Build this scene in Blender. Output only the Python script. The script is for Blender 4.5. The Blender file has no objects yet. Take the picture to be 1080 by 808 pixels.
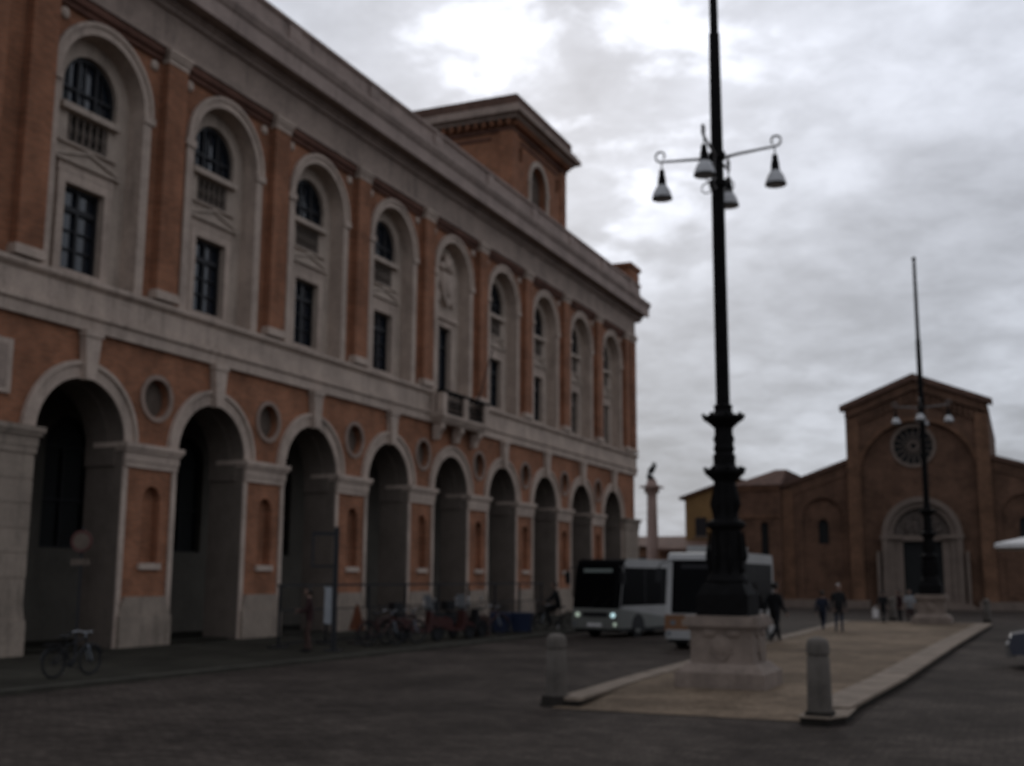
import bpy, bmesh, math, random
from mathutils import Vector, Matrix
from mathutils.geometry import tessellate_polygon
random.seed(7)
S = bpy.context.scene
COL = S.collection
R = math.radians
PI = math.pi

# ------------------------------------------------------------------ camera, sky, sun, exposure
CH = 2.038
yaw, pitch, roll = R(23.5656), R(9.43206), R(0.33677)
F = Vector((-math.sin(yaw)*math.cos(pitch), math.cos(yaw)*math.cos(pitch), math.sin(pitch)))
rr_ = Vector((math.cos(yaw), math.sin(yaw), 0)); uu_ = rr_.cross(F)
r2 = math.cos(roll)*rr_ + math.sin(roll)*uu_
u2 = -math.sin(roll)*rr_ + math.cos(roll)*uu_
cam = bpy.data.cameras.new("camera")
co = bpy.data.objects.new("camera", cam); COL.objects.link(co)
m = Matrix((r2, u2, -F)).transposed().to_4x4(); m.translation = Vector((0, 0, CH))
co.matrix_world = m
cam.sensor_fit = 'HORIZONTAL'; cam.sensor_width = 36.0
cam.lens = 36.0*1228.2/1080.0
cam.clip_start = 0.1; cam.clip_end = 3000
cam.dof.use_dof = True                 # the photograph is softly out of focus everywhere
cam.dof.focus_distance = 1.6
cam.dof.aperture_fstop = 5.9
S.camera = co

W = bpy.data.worlds.new("World"); S.world = W; W.use_nodes = True
nt = W.node_tree; nt.nodes.clear()
def N(tree, typ, **kw):
    n = tree.nodes.new(typ)
    for k, v in kw.items():
        setattr(n, k, v)
    return n
def mathn(tree, op, a=None, b=None, clamp=False):
    n = N(tree, 'ShaderNodeMath', operation=op, use_clamp=clamp)
    for i, v in enumerate((a, b)):
        if v is None: continue
        if isinstance(v, (int, float)): n.inputs[i].default_value = v
        else: tree.links.new(v, n.inputs[i])
    return n.outputs[0]
SUN_EL, SUN_AZ = R(25), R(22.0)        # azimuth measured to the left of +Y
sdir = Vector((-math.sin(SUN_AZ)*math.cos(SUN_EL), math.cos(SUN_AZ)*math.cos(SUN_EL), math.sin(SUN_EL)))
sky = N(nt, 'ShaderNodeTexSky', sky_type='NISHITA'); sky.sun_disc = False
sky.sun_elevation = SUN_EL; sky.sun_rotation = -SUN_AZ
sky.air_density = 1.0; sky.dust_density = 3.0
tc = N(nt, 'ShaderNodeTexCoord')
sep = N(nt, 'ShaderNodeSeparateXYZ'); nt.links.new(tc.outputs['Generated'], sep.inputs[0])
zc = mathn(nt, 'MAXIMUM', sep.outputs[2], 0.0)
zd = mathn(nt, 'ADD', zc, 0.22)
cx = mathn(nt, 'DIVIDE', sep.outputs[0], zd); cy = mathn(nt, 'DIVIDE', sep.outputs[1], zd)
cmb = N(nt, 'ShaderNodeCombineXYZ'); nt.links.new(cx, cmb.inputs[0]); nt.links.new(cy, cmb.inputs[1])
cmb.inputs[2].default_value = 9.4
def noise(tree, vec, scale, detail=6, rough=0.55, dist=0.0):
    n = N(tree, 'ShaderNodeTexNoise'); n.inputs['Scale'].default_value = scale
    n.inputs['Detail'].default_value = detail; n.inputs['Roughness'].default_value = rough
    n.inputs['Distortion'].default_value = dist
    if vec is not None: tree.links.new(vec, n.inputs['Vector'])
    return n.outputs['Fac']
def maprange(tree, v, a, b, c, d, smooth=True):
    n = N(tree, 'ShaderNodeMapRange'); n.interpolation_type = 'SMOOTHSTEP' if smooth else 'LINEAR'
    tree.links.new(v, n.inputs[0])
    for i, x in enumerate((a, b, c, d)): n.inputs[1+i].default_value = x
    return n.outputs[0]
n1 = noise(nt, cmb.outputs[0], 1.7, 7, 0.55, 0.25)      # big cloud masses
n2 = noise(nt, cmb.outputs[0], 5.2, 6, 0.55, 0.35)      # smaller tufts
n3 = noise(nt, cmb.outputs[0], 13.0, 5, 0.6, 0.3)     # fine fleece
# brightness with height above the horizon (a bank of low, thick cloud)
elev = maprange(nt, zc, 0.0, 0.34, 0.425, 0.615)
mass = maprange(nt, n1, 0.34, 0.68, 0.80, 1.20)
tuft = maprange(nt, n2, 0.35, 0.68, 0.93, 1.08)
base = mathn(nt, 'MULTIPLY', mathn(nt, 'MULTIPLY', elev, mass), mathn(nt, 'MULTIPLY', tuft, maprange(nt, n3, 0.3, 0.7, 0.93, 1.07)))
# thin cloud near the hidden sun lets it through in bright ragged gaps
dot = N(nt, 'ShaderNodeVectorMath', operation='DOT_PRODUCT')
nt.links.new(tc.outputs['Generated'], dot.inputs[0]); dot.inputs[1].default_value = sdir
glow = maprange(nt, dot.outputs['Value'], 0.970, 0.998, 0.0, 1.0)
wide = maprange(nt, dot.outputs['Value'], 0.55, 1.0, 0.0, 1.0)
gap = maprange(nt, mathn(nt, 'ADD', mathn(nt, 'MULTIPLY', n2, 0.78), mathn(nt, 'MULTIPLY', n3, 0.22)), 0.48, 0.64, 0.0, 1.0)
gl = mathn(nt, 'MULTIPLY', mathn(nt, 'MULTIPLY', glow, mathn(nt, 'ADD', gap, 0.10)), 0.40)
base = mathn(nt, 'ADD', base, gl)
base = mathn(nt, 'MULTIPLY', base, mathn(nt, 'ADD', mathn(nt, 'MULTIPLY', wide, 0.20), 0.90))
# sky behind the viewer held at full strength to brighten the palace front
back = maprange(nt, dot.outputs['Value'], -0.5, 0.6, 1.0, 1.0)
base = mathn(nt, 'MULTIPLY', base, back)
tint = N(nt, 'ShaderNodeMix', data_type='RGBA')
nt.links.new(maprange(nt, zc, 0.0, 0.42, 0.0, 1.0), tint.inputs['Factor'])
tint.inputs[6].default_value = (0.905, 0.97, 1.085, 1); tint.inputs[7].default_value = (0.925, 0.972, 1.09, 1)
cl = N(nt, 'ShaderNodeVectorMath', operation='SCALE')
nt.links.new(tint.outputs[2], cl.inputs[0]); nt.links.new(base, cl.inputs['Scale'])
bgc = N(nt, 'ShaderNodeBackground'); nt.links.new(cl.outputs[0], bgc.inputs[0]); bgc.inputs[1].default_value = 1.0
bgs = N(nt, 'ShaderNodeBackground'); nt.links.new(sky.outputs[0], bgs.inputs[0]); bgs.inputs[1].default_value = 0.06
mx = N(nt, 'ShaderNodeMixShader'); mx.inputs[0].default_value = 0.96
nt.links.new(bgs.outputs[0], mx.inputs[1]); nt.links.new(bgc.outputs[0], mx.inputs[2])
wo = N(nt, 'ShaderNodeOutputWorld'); nt.links.new(mx.outputs[0], wo.inputs[0])

sl = bpy.data.lights.new("sun", 'SUN'); sl.energy = 0.5; sl.angle = R(24); sl.color = (1, 0.96, 0.9)
so = bpy.data.objects.new("sun", sl); COL.objects.link(so)
so.rotation_euler = (-sdir).to_track_quat('-Z', 'Y').to_euler()

S.view_settings.view_transform = 'Standard'; S.view_settings.look = 'None'
S.view_settings.exposure = 0.0; S.view_settings.gamma = 1.0
S.view_settings.use_curve_mapping = False
S.render.engine = 'CYCLES'
S.cycles.use_denoising = True
S.cycles.max_bounces = 6; S.cycles.diffuse_bounces = 4

# ------------------------------------------------------------------ materials
def mat(name, col, rough=0.8, var=0.18, scale=3.0, fine=40.0, metal=0.0, spec=0.3, stain=0.0, emit=None, bump=0.0):
    """procedural material: base colour broken up by a broad and a fine noise, optional dirt streaks"""
    M = bpy.data.materials.new(name); M.use_nodes = True
    t = M.node_tree; b = t.nodes['Principled BSDF']
    b.inputs['Roughness'].default_value = rough; b.inputs['Metallic'].default_value = metal
    b.inputs['Specular IOR Level'].default_value = spec
    c = N(t, 'ShaderNodeTexCoord')
    a = noise(t, c.outputs['Object'], scale, 5, 0.6)
    f = noise(t, c.outputs['Object'], fine, 3, 0.6)
    v = mathn(t, 'ADD', mathn(t, 'MULTIPLY', maprange(t, a, 0.3, 0.7, -1, 1), var),
              mathn(t, 'MULTIPLY', maprange(t, f, 0.3, 0.7, -1, 1), var*0.5))
    if stain:
        mp = N(t, 'ShaderNodeMapping'); t.links.new(c.outputs['Object'], mp.inputs[0]); mp.inputs['Scale'].default_value = (2.2, 2.2, 0.22)
        s = noise(t, mp.outputs[0], 1.6, 4, 0.6)
        v = mathn(t, 'SUBTRACT', v, mathn(t, 'MULTIPLY', maprange(t, s, 0.52, 0.72, 0, 1), stain))
    v = mathn(t, 'ADD', v, 1.0)
    sc = N(t, 'ShaderNodeVectorMath', operation='SCALE'); sc.inputs[0].default_value = col[:3]
    t.links.new(v, sc.inputs['Scale']); t.links.new(sc.outputs[0], b.inputs['Base Color'])
    if bump:
        bp = N(t, 'ShaderNodeBump'); bp.inputs['Strength'].default_value = bump; bp.inputs['Distance'].default_value = 0.02
        t.links.new(f, bp.inputs['Height']); t.links.new(bp.outputs[0], b.inputs['Normal'])
    if emit:
        b.inputs['Emission Color'].default_value = (*emit[:3], 1); b.inputs['Emission Strength'].default_value = emit[3]
    return M
def brickmat(name, col, mortar, var=0.2, bw=0.26, bh=0.075, ms=0.012, floor=False, stain=0.15):
    M = bpy.data.materials.new(name); M.use_nodes = True
    t = M.node_tree; b = t.nodes['Principled BSDF']; b.inputs['Roughness'].default_value = 0.9
    b.inputs['Specular IOR Level'].default_value = 0.2
    c = N(t, 'ShaderNodeTexCoord'); s = N(t, 'ShaderNodeSeparateXYZ'); t.links.new(c.outputs['Object'], s.inputs[0])
    k = N(t, 'ShaderNodeCombineXYZ')
    if floor:
        t.links.new(s.outputs[0], k.inputs[0]); t.links.new(s.outputs[1], k.inputs[1])
    else:
        t.links.new(mathn(t, 'ADD', s.outputs[0], s.outputs[1]), k.inputs[0]); t.links.new(s.outputs[2], k.inputs[1])
    br = N(t, 'ShaderNodeTexBrick'); t.links.new(k.outputs[0], br.inputs['Vector'])
    br.inputs['Scale'].default_value = 1.0; br.inputs['Brick Width'].default_value = bw
    br.inputs['Row Height'].default_value = bh; br.inputs['Mortar Size'].default_value = ms
    br.inputs['Color1'].default_value = (*[x*(1-var) for x in col], 1); br.inputs['Color2'].default_value = (*[x*(1+var) for x in col], 1)
    br.inputs['Mortar'].default_value = (*mortar, 1)
    a = noise(t, c.outputs['Object'], 0.7, 6, 0.65)
    v = maprange(t, a, 0.3, 0.7, 1-0.30, 1+0.26)
    if stain:
        mp = N(t, 'ShaderNodeMapping'); t.links.new(c.outputs['Object'], mp.inputs[0]); mp.inputs['Scale'].default_value = (2, 2, 0.2)
        st = noise(t, mp.outputs[0], 1.3, 4, 0.6)
        v = mathn(t, 'SUBTRACT', v, mathn(t, 'MULTIPLY', maprange(t, st, 0.5, 0.75, 0, 1), stain))
    sc = N(t, 'ShaderNodeVectorMath', operation='SCALE'); t.links.new(br.outputs['Color'], sc.inputs[0]); t.links.new(v, sc.inputs['Scale'])
    t.links.new(sc.outputs[0], b.inputs['Base Color'])
    bp = N(t, 'ShaderNodeBump'); bp.inputs['Strength'].default_value = 0.4; bp.inputs['Distance'].default_value = 0.01
    t.links.new(br.outputs['Fac'], bp.inputs['Height']); bp.invert = True; t.links.new(bp.outputs[0], b.inputs['Normal'])
    return M
M = {}
M['brick'] = brickmat('orange_brick', (0.295, 0.114, 0.058), (0.205, 0.128, 0.086), 0.18)
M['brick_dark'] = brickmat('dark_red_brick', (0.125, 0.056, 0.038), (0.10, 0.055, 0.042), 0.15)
M['church_brick'] = brickmat('old_brown_brick', (0.132, 0.071, 0.045), (0.104, 0.064, 0.046), 0.22)
M['church_brick2'] = brickmat('paler_brown_brick', (0.165, 0.086, 0.05), (0.125, 0.075, 0.052), 0.22)
M['stone'] = mat('pale_travertine', (0.425, 0.335, 0.275), 0.85, 0.16, 0.9, 9.0, stain=0.26, bump=0.15)
M['stone_recess'] = mat('grey_travertine', (0.41, 0.332, 0.272), 0.85, 0.13, 1.1, 9.0, stain=0.24)
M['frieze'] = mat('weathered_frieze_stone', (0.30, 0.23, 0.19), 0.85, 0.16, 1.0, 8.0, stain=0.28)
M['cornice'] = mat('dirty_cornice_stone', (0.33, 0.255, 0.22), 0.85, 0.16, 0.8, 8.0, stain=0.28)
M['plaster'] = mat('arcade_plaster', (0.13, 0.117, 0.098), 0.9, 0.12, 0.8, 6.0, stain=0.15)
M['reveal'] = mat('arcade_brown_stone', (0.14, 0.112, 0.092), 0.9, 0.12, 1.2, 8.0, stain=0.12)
M['disc'] = mat('roundel_plaster', (0.105, 0.08, 0.063), 0.9, 0.15, 3.0, 12.0)
M['rim'] = mat('roundel_rim_stone', (0.27, 0.195, 0.155), 0.88, 0.15, 2.0, 10.0, stain=0.2)
M['glass'] = mat('dark_window_glass', (0.014, 0.018, 0.025), 0.06, 0.1, 1.0, 3.0, spec=0.75)
M['frame'] = mat('black_window_frame', (0.012, 0.012, 0.014), 0.5, 0.1)
M['iron'] = mat('black_cast_iron', (0.006, 0.0055, 0.0055), 0.75, 0.25, 6, 50, spec=0.08)
M['tile'] = mat('brown_roof_tile', (0.11, 0.062, 0.045), 0.9, 0.25, 2.0, 12.0)
M['gravel'] = mat('flat_roof_felt', (0.09, 0.08, 0.075), 0.9, 0.2)
M['stone_base'] = mat('shaded_base_stone', (0.265, 0.213, 0.170), 0.88, 0.16, 1.2, 10.0, stain=0.25, bump=0.2)  # stained stone, with the dimmer light near the ground painted into its colour
M['plinth'] = mat('pinkish_plinth_stone', (0.195, 0.151, 0.123), 0.85, 0.16, 2.0, 14.0, stain=0.25, bump=0.2)
M['bollard'] = mat('grey_bollard_granite', (0.098, 0.084, 0.071), 0.85, 0.2, 3.0, 40.0, stain=0.2, bump=0.2)
M['armgrey'] = mat('grey_painted_steel', (0.16, 0.15, 0.145), 0.6, 0.15)
M['lampglass'] = mat('frosted_lamp_glass', (0.42, 0.42, 0.42), 0.35, 0.05, 4, 10, spec=0.4)
M['black'] = mat('black_plastic', (0.010, 0.010, 0.011), 0.55, 0.15)
M['rubber'] = mat('tyre_rubber', (0.012, 0.012, 0.012), 0.85, 0.15)
M['chrome'] = mat('worn_steel', (0.45, 0.46, 0.48), 0.35, 0.08, metal=0.9)
M['buswhite'] = mat('white_bus_paint', (0.29, 0.285, 0.275), 0.45, 0.05, 1.0, 12.0, spec=0.4, stain=0.08)
M['busgrey'] = mat('grey_bus_paint', (0.14, 0.142, 0.128), 0.55, 0.06, 1.0, 12.0, spec=0.4, stain=0.08)
M['busorange'] = mat('orange_bus_panel', (0.16, 0.075, 0.035), 0.45, 0.06)
M['busglass'] = mat('tinted_bus_glass', (0.003, 0.003, 0.0035), 0.3, 0.05, spec=0.03)
M['headlight'] = mat('lit_headlamp', (0.5, 0.6, 0.6), 0.3, 0.0, emit=(0.62, 0.9, 0.95, 0.8))
M['headlight2'] = mat('lit_headlamp_dim', (0.5, 0.6, 0.5), 0.3, 0.0, emit=(0.72, 0.85, 0.70, 0.32))
M['display'] = mat('route_display', (0.06, 0.065, 0.065), 0.3, 0.0, emit=(0.7, 0.85, 0.85, 0.035))
M['skin'] = mat('skin', (0.20, 0.125, 0.095), 0.6, 0.05)
M['hair'] = mat('dark_hair', (0.015, 0.011, 0.009), 0.7, 0.2)
M['hairgrey'] = mat('grey_hair', (0.28, 0.26, 0.25), 0.7, 0.1)
M['navy'] = mat('navy_cloth', (0.010, 0.013, 0.024), 0.9, 0.2)
M['blackcloth'] = mat('black_cloth', (0.008, 0.008, 0.009), 0.9, 0.2)
M['jeans'] = mat('dark_denim', (0.018, 0.024, 0.042), 0.9, 0.2)
M['brownpants'] = mat('brown_trousers', (0.055, 0.032, 0.026), 0.9, 0.2)
M['maroon'] = mat('maroon_cloth', (0.030, 0.012, 0.012), 0.9, 0.2)
M['whitecloth'] = mat('white_cloth', (0.62, 0.60, 0.58), 0.8, 0.06)
M['greycloth'] = mat('light_grey_cloth', (0.25, 0.26, 0.27), 0.85, 0.1)
M['red'] = mat('red_paint', (0.05, 0.019, 0.017), 0.4, 0.1)
M['redrim'] = mat('faded_red_paint', (0.075, 0.024, 0.02), 0.6, 0.1)
M['orange'] = mat('orange_plastic', (0.10, 0.030, 0.010), 0.6, 0.15)
M['blue'] = mat('dark_blue_plastic', (0.010, 0.017, 0.044), 0.5, 0.15)
M['silver'] = mat('silver_paint', (0.30, 0.33, 0.37), 0.4, 0.05, metal=0.3)
M['carpaint'] = mat('dark_blue_car_paint', (0.028, 0.030, 0.044), 0.25, 0.05, spec=0.6)
M['carbumper'] = mat('grey_car_bumper', (0.10, 0.09, 0.08), 0.5, 0.05)
M['redlens'] = mat('red_lamp_lens', (0.16, 0.008, 0.006), 0.25, 0.05)
M['clearlens'] = mat('clear_lamp_lens', (0.13, 0.135, 0.145), 0.2, 0.05, spec=0.5)
M['bronze'] = mat('dark_bronze', (0.012, 0.012, 0.012), 0.55, 0.2)
M['column'] = mat('pinkish_column_stone', (0.33, 0.24, 0.205), 0.85, 0.1, 1.0, 8.0, stain=0.12)
M['yellow'] = mat('ochre_plaster', (0.21, 0.125, 0.05), 0.9, 0.1, 0.7, 6.0, stain=0.15)
M['portal'] = mat('grey_portal_stone', (0.165, 0.128, 0.105), 0.85, 0.12, 1.4, 10.0, stain=0.12)
M['portal_in'] = mat('lunette_stone', (0.10, 0.08, 0.068), 0.85, 0.25, 2.5, 10.0)
M['doorwood'] = mat('black_wooden_door', (0.007, 0.008, 0.008), 0.6, 0.2)
M['asphalt'] = mat('plaza_ground', (0.046,0.039,0.033), 0.92, 0.3, 0.35, 9.0, bump=0.3, spec=0.15)
M['kerb'] = mat('kerb_stone', (0.195, 0.153, 0.118), 0.88, 0.18, 1.4, 14.0, spec=0.15, stain=0.1, bump=0.15)
M['darkstone'] = mat('dark_base_stone', (0.022, 0.019, 0.016), 0.9, 0.25, 2.0, 18.0, spec=0.1)  # kerb base course and bollard feet, darker than the stone above
M['palekerb'] = mat('pavement_kerb_stone', (0.048, 0.044, 0.035), 0.9, 0.18, 1.4, 14.0, spec=0.15)

def slabmat(name, col, w, h, var=0.15, joint=0.6, ms=0.02):
    Mx = bpy.data.materials.new(name); Mx.use_nodes = True
    t = Mx.node_tree; b = t.nodes['Principled BSDF']; b.inputs['Roughness'].default_value = 0.92
    b.inputs['Specular IOR Level'].default_value = 0.04
    c = N(t, 'ShaderNodeTexCoord')
    wn = N(t, 'ShaderNodeTexNoise'); wn.inputs['Scale'].default_value = 1.6; wn.inputs['Detail'].default_value = 4; t.links.new(c.outputs['Object'], wn.inputs['Vector'])
    wv = N(t, 'ShaderNodeVectorMath', operation='SCALE'); t.links.new(wn.outputs['Color'], wv.inputs[0]); wv.inputs['Scale'].default_value = 0.22
    wa = N(t, 'ShaderNodeVectorMath', operation='ADD'); t.links.new(c.outputs['Object'], wa.inputs[0]); t.links.new(wv.outputs[0], wa.inputs[1])
    br = N(t, 'ShaderNodeTexBrick'); t.links.new(wa.outputs[0], br.inputs['Vector'])
    br.inputs['Scale'].default_value = 1; br.inputs['Brick Width'].default_value = w; br.inputs['Row Height'].default_value = h
    br.inputs['Mortar Size'].default_value = ms
    br.inputs['Color1'].default_value = (*[x*(1-var) for x in col], 1); br.inputs['Color2'].default_value = (*[x*(1+var) for x in col], 1)
    br.inputs['Mortar'].default_value = (*[x*joint for x in col], 1)
    a = noise(t, c.outputs['Object'], 0.45, 6, 0.65, 0.3); f = noise(t, c.outputs['Object'], 14, 4, 0.6)
    g2 = noise(t, c.outputs['Object'], 0.11, 5, 0.7, 1.2); g3 = noise(t, c.outputs['Object'], 2.6, 5, 0.7)
    v = mathn(t, 'MULTIPLY', maprange(t, a, 0.3, 0.7, 0.74, 1.24), maprange(t, f, 0.3, 0.7, 0.82, 1.16))
    v = mathn(t, 'MULTIPLY', v, mathn(t, 'MULTIPLY', maprange(t, g2, 0.35, 0.65, 0.8, 1.18), maprange(t, g3, 0.35, 0.65, 0.86, 1.12)))
    sc = N(t, 'ShaderNodeVectorMath', operation='SCALE'); t.links.new(br.outputs['Color'], sc.inputs[0]); t.links.new(v, sc.inputs['Scale'])
    t.links.new(sc.outputs[0], b.inputs['Base Color'])
    bp = N(t, 'ShaderNodeBump'); bp.inputs['Strength'].default_value = 0.3; bp.inputs['Distance'].default_value = 0.01
    t.links.new(f, bp.inputs['Height']); t.links.new(bp.outputs[0], b.inputs['Normal'])
    return Mx
M['setts'] = slabmat('dark_stone_setts', (0.056, 0.0455, 0.0385), 0.24, 0.12, 0.25, 0.6, 0.012)
M['pavement'] = slabmat('grey_pavement_slabs', (0.034, 0.0315, 0.025), 0.9, 0.45, 0.14, 0.7, 0.012)
M['tanpave'] = slabmat('tan_island_paving', (0.160, 0.119, 0.084), 0.25, 0.12, 0.16, 0.75, 0.01)

# ------------------------------------------------------------------ mesh helpers
class MB:
    def __init__(s): s.bm = bmesh.new()
    def face(s, vs, mi=0):
        try:
            f = s.bm.faces.new(vs); f.material_index = mi; return f
        except ValueError: return None
    def box(s, x0, x1, y0, y1, z0, z1, mi=0):
        v = [s.bm.verts.new((x, y, z)) for z in (z0, z1) for y in (y0, y1) for x in (x0, x1)]
        for q in ((0,2,3,1),(4,5,7,6),(0,1,5,4),(2,6,7,3),(0,4,6,2),(1,3,7,5)): s.face([v[i] for i in q], mi)
        return s
    def taper(s, x0, x1, y0, y1, z0, z1, d, mi=0):
        """box whose top is drawn in by d on every side"""
        v = [s.bm.verts.new((x, y, z0)) for y in (y0, y1) for x in (x0, x1)]
        v += [s.bm.verts.new((x, y, z1)) for y in (y0+d, y1-d) for x in (x0+d, x1-d)]
        for q in ((0,2,3,1),(4,5,7,6),(0,1,5,4),(2,6,7,3),(0,4,6,2),(1,3,7,5)): s.face([v[i] for i in q], mi)
        return s
    def prism(s, pts, a0, a1, axis='x', mi=0):
        """closed polygon swept along an axis; pts are (y,z) for x, (x,z) for y, (x,y) for z"""
        def P(p, a): return {'x': (a, p[0], p[1]), 'y': (p[0], a, p[1]), 'z': (p[0], p[1], a)}[axis]
        A = [s.bm.verts.new(P(p, a0)) for p in pts]; B = [s.bm.verts.new(P(p, a1)) for p in pts]
        n = len(pts)
        for i in range(n): s.face((A[i], A[(i+1)%n], B[(i+1)%n], B[i]), mi)
        for tri in tessellate_polygon([[Vector((p[0], p[1], 0)) for p in pts]]):
            s.face([A[i] for i in tri], mi); s.face([B[i] for i in tri], mi)
        return s
    def plate(s, outer, holes, y0, y1, mi=0):
        """xz polygon with holes, between depths y0 and y1"""
        loops = [outer]+list(holes)
        A, B = [], []
        for lp in loops:
            A.append([s.bm.verts.new((p[0], y0, p[1])) for p in lp]); B.append([s.bm.verts.new((p[0], y1, p[1])) for p in lp])
        fa = [v for l in A for v in l]; fb = [v for l in B for v in l]
        for tri in tessellate_polygon([[Vector((p[0], p[1], 0)) for p in lp] for lp in loops]):
            s.face([fa[i] for i in tri], mi); s.face([fb[i] for i in tri], mi)
        for a, b in zip(A, B):
            n = len(a)
            for i in range(n): s.face((a[i], a[(i+1)%n], b[(i+1)%n], b[i]), mi)
        return s
    def ring(s, cx, cz, r0, r1, y0, y1, a0=0.0, a1=PI, n=28, mi=0):
        full = abs(a1-a0) > 2*PI-1e-4
        k = n if full else n+1
        P = []
        for i in range(k):
            a = a0+(a1-a0)*i/n
            c, sn = math.cos(a), math.sin(a)
            P.append([s.bm.verts.new((cx+r*c, y, cz+r*sn)) for r, y in ((r0,y0),(r1,y0),(r1,y1),(r0,y1))])
        for i in range(n):
            p, q = P[i], P[(i+1)%k]
            for j in range(4): s.face((p[j], p[(j+1)%4], q[(j+1)%4], q[j]), mi)
        if not full: s.face(P[0], mi); s.face(P[-1][::-1], mi)
        return s
    def lathe(s, cx, cy, prof, n=24, mi=0):
        rings = []
        for r, z in prof:
            rings.append([s.bm.verts.new((cx+r*math.cos(2*PI*i/n), cy+r*math.sin(2*PI*i/n), z)) for i in range(n)])
        for a, b in zip(rings, rings[1:]):
            for i in range(n): s.face((a[i], a[(i+1)%n], b[(i+1)%n], b[i]), mi)
        s.face(rings[0][::-1], mi); s.face(rings[-1], mi)
        return s
    def tube(s, pts, r, n=8, mi=0, closed=False):
        pts = [Vector(p) for p in pts]; k = len(pts); rings = []
        rs = r if isinstance(r, (list, tuple)) else [r]*k
        up = Vector((0, 0, 1))
        for i, p in enumerate(pts):
            if closed: t = pts[(i+1)%k]-pts[i-1]
            else: t = pts[min(i+1, k-1)]-pts[max(i-1, 0)]
            t.normalize()
            u = t.cross(up)
            if u.length < 0.05: u = t.cross(Vector((1, 0, 0)))
            u.normalize(); w = u.cross(t)
            rings.append([s.bm.verts.new(p+(u*math.cos(2*PI*j/n)+w*math.sin(2*PI*j/n))*rs[i]) for j in range(n)])
        for i in range(k if closed else k-1):
            a, b = rings[i], rings[(i+1)%k]
            for j in range(n): s.face((a[j], a[(j+1)%n], b[(j+1)%n], b[j]), mi)
        if not closed: s.face(rings[0][::-1], mi); s.face(rings[-1], mi)
        return s
    def disc(s, c, axis, r, th, n=24, mi=0):
        """short solid cylinder centred at c along axis"""
        c = Vector(c); t = Vector(axis).normalized()
        return s.tube([c-t*th/2, c+t*th/2], r, n, mi)
    def wheelring(s, c, axis, R_, r, n=28, k=8, mi=0):
        c = Vector(c); t = Vector(axis).normalized(); u = t.orthogonal().normalized(); w = t.cross(u)
        rings = []
        for i in range(n):
            a = 2*PI*i/n; d = u*math.cos(a)+w*math.sin(a)
            rings.append([s.bm.verts.new(c+d*(R_+r*math.cos(2*PI*j/k))+t*(r*math.sin(2*PI*j/k))) for j in range(k)])
        for i in range(n):
            a, b = rings[i], rings[(i+1)%n]
            for j in range(k): s.face((a[j], a[(j+1)%k], b[(j+1)%k], b[j]), mi)
        return s
    def sphere(s, c, r, sx=1, sy=1, sz=1, u=14, v=10, mi=0):
        g = bmesh.ops.create_uvsphere(s.bm, u_segments=u, v_segments=v, radius=r)
        for vt in g['verts']:
            vt.co = Vector((vt.co.x*sx, vt.co.y*sy, vt.co.z*sz))+Vector(c)
        for f in {f for vt in g['verts'] for f in vt.link_faces}: f.material_index = mi
        return s
    def bevel(s, w, seg=2, ang=30):
        es = [e for e in s.bm.edges if len(e.link_faces) == 2 and e.calc_face_angle(0) > R(ang)]
        bmesh.ops.bevel(s.bm, geom=es, offset=w, segments=seg, affect='EDGES', clamp_overlap=True)
        return s
    def build(s, name, m_, parent=None, smooth=False):
        bmesh.ops.recalc_face_normals(s.bm, faces=s.bm.faces[:])
        me = bpy.data.meshes.new(name); s.bm.to_mesh(me); s.bm.free()
        for x in (m_ if isinstance(m_, (list, tuple)) else [m_]): me.materials.append(M[x] if isinstance(x, str) else x)
        if smooth:
            for p in me.polygons: p.use_smooth = True
            try: me.set_sharp_from_angle(angle=R(38))
            except Exception: pass
        o = bpy.data.objects.new(name, me); COL.objects.link(o)
        if parent: o.parent = parent
        return o
def thing(name, loc, rz, label, cat, group=None):
    o = bpy.data.objects.new(name, None); COL.objects.link(o)
    o.empty_display_size = 0.3
    o.location = loc; o.rotation_euler = (0, 0, rz); o['label'] = label; o['category'] = cat
    if group: o['group'] = group
    return o
def tag(o, label, cat, group=None):
    o['label'] = label; o['category'] = cat
    if group: o['group'] = group
    return o
def structure(o): o['kind'] = 'structure'; return o
def kids(o): return [c for c in COL.objects if c.parent == o]
def dup(o, loc, rz, label, group=None):
    """copy of a thing with copies of its parts and their sub-parts"""
    def cp(src, par):
        c = src.copy(); COL.objects.link(c)
        if par: c.parent = par
        for ch in kids(src): cp(ch, c)
        return c
    c = cp(o, None); c.location = loc; c.rotation_euler = (0, 0, rz); c['label'] = label
    if group: c['group'] = group
    return c
def arch(cx, z0, zs, r, n=24):
    """outline of a round-headed opening"""
    return [(cx-r, z0), (cx+r, z0)]+[(cx+r*math.cos(PI*i/n), zs+r*math.sin(PI*i/n)) for i in range(n+1)]
def circ(cx, cz, r, n=28): return [(cx+r*math.cos(2*PI*i/n), cz+r*math.sin(2*PI*i/n)) for i in range(n)]
def rect(x0, x1, z0, z1): return [(x0, z0), (x1, z0), (x1, z1), (x0, z1)]

# ------------------------------------------------------------------ ground
g = MB()
v = [g.bm.verts.new(p) for p in ((-700, -400, 0), (700, -400, 0), (700, 900, 0), (-700, 900, 0))]; g.face(v)
structure(g.build('ground', 'setts'))
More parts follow.
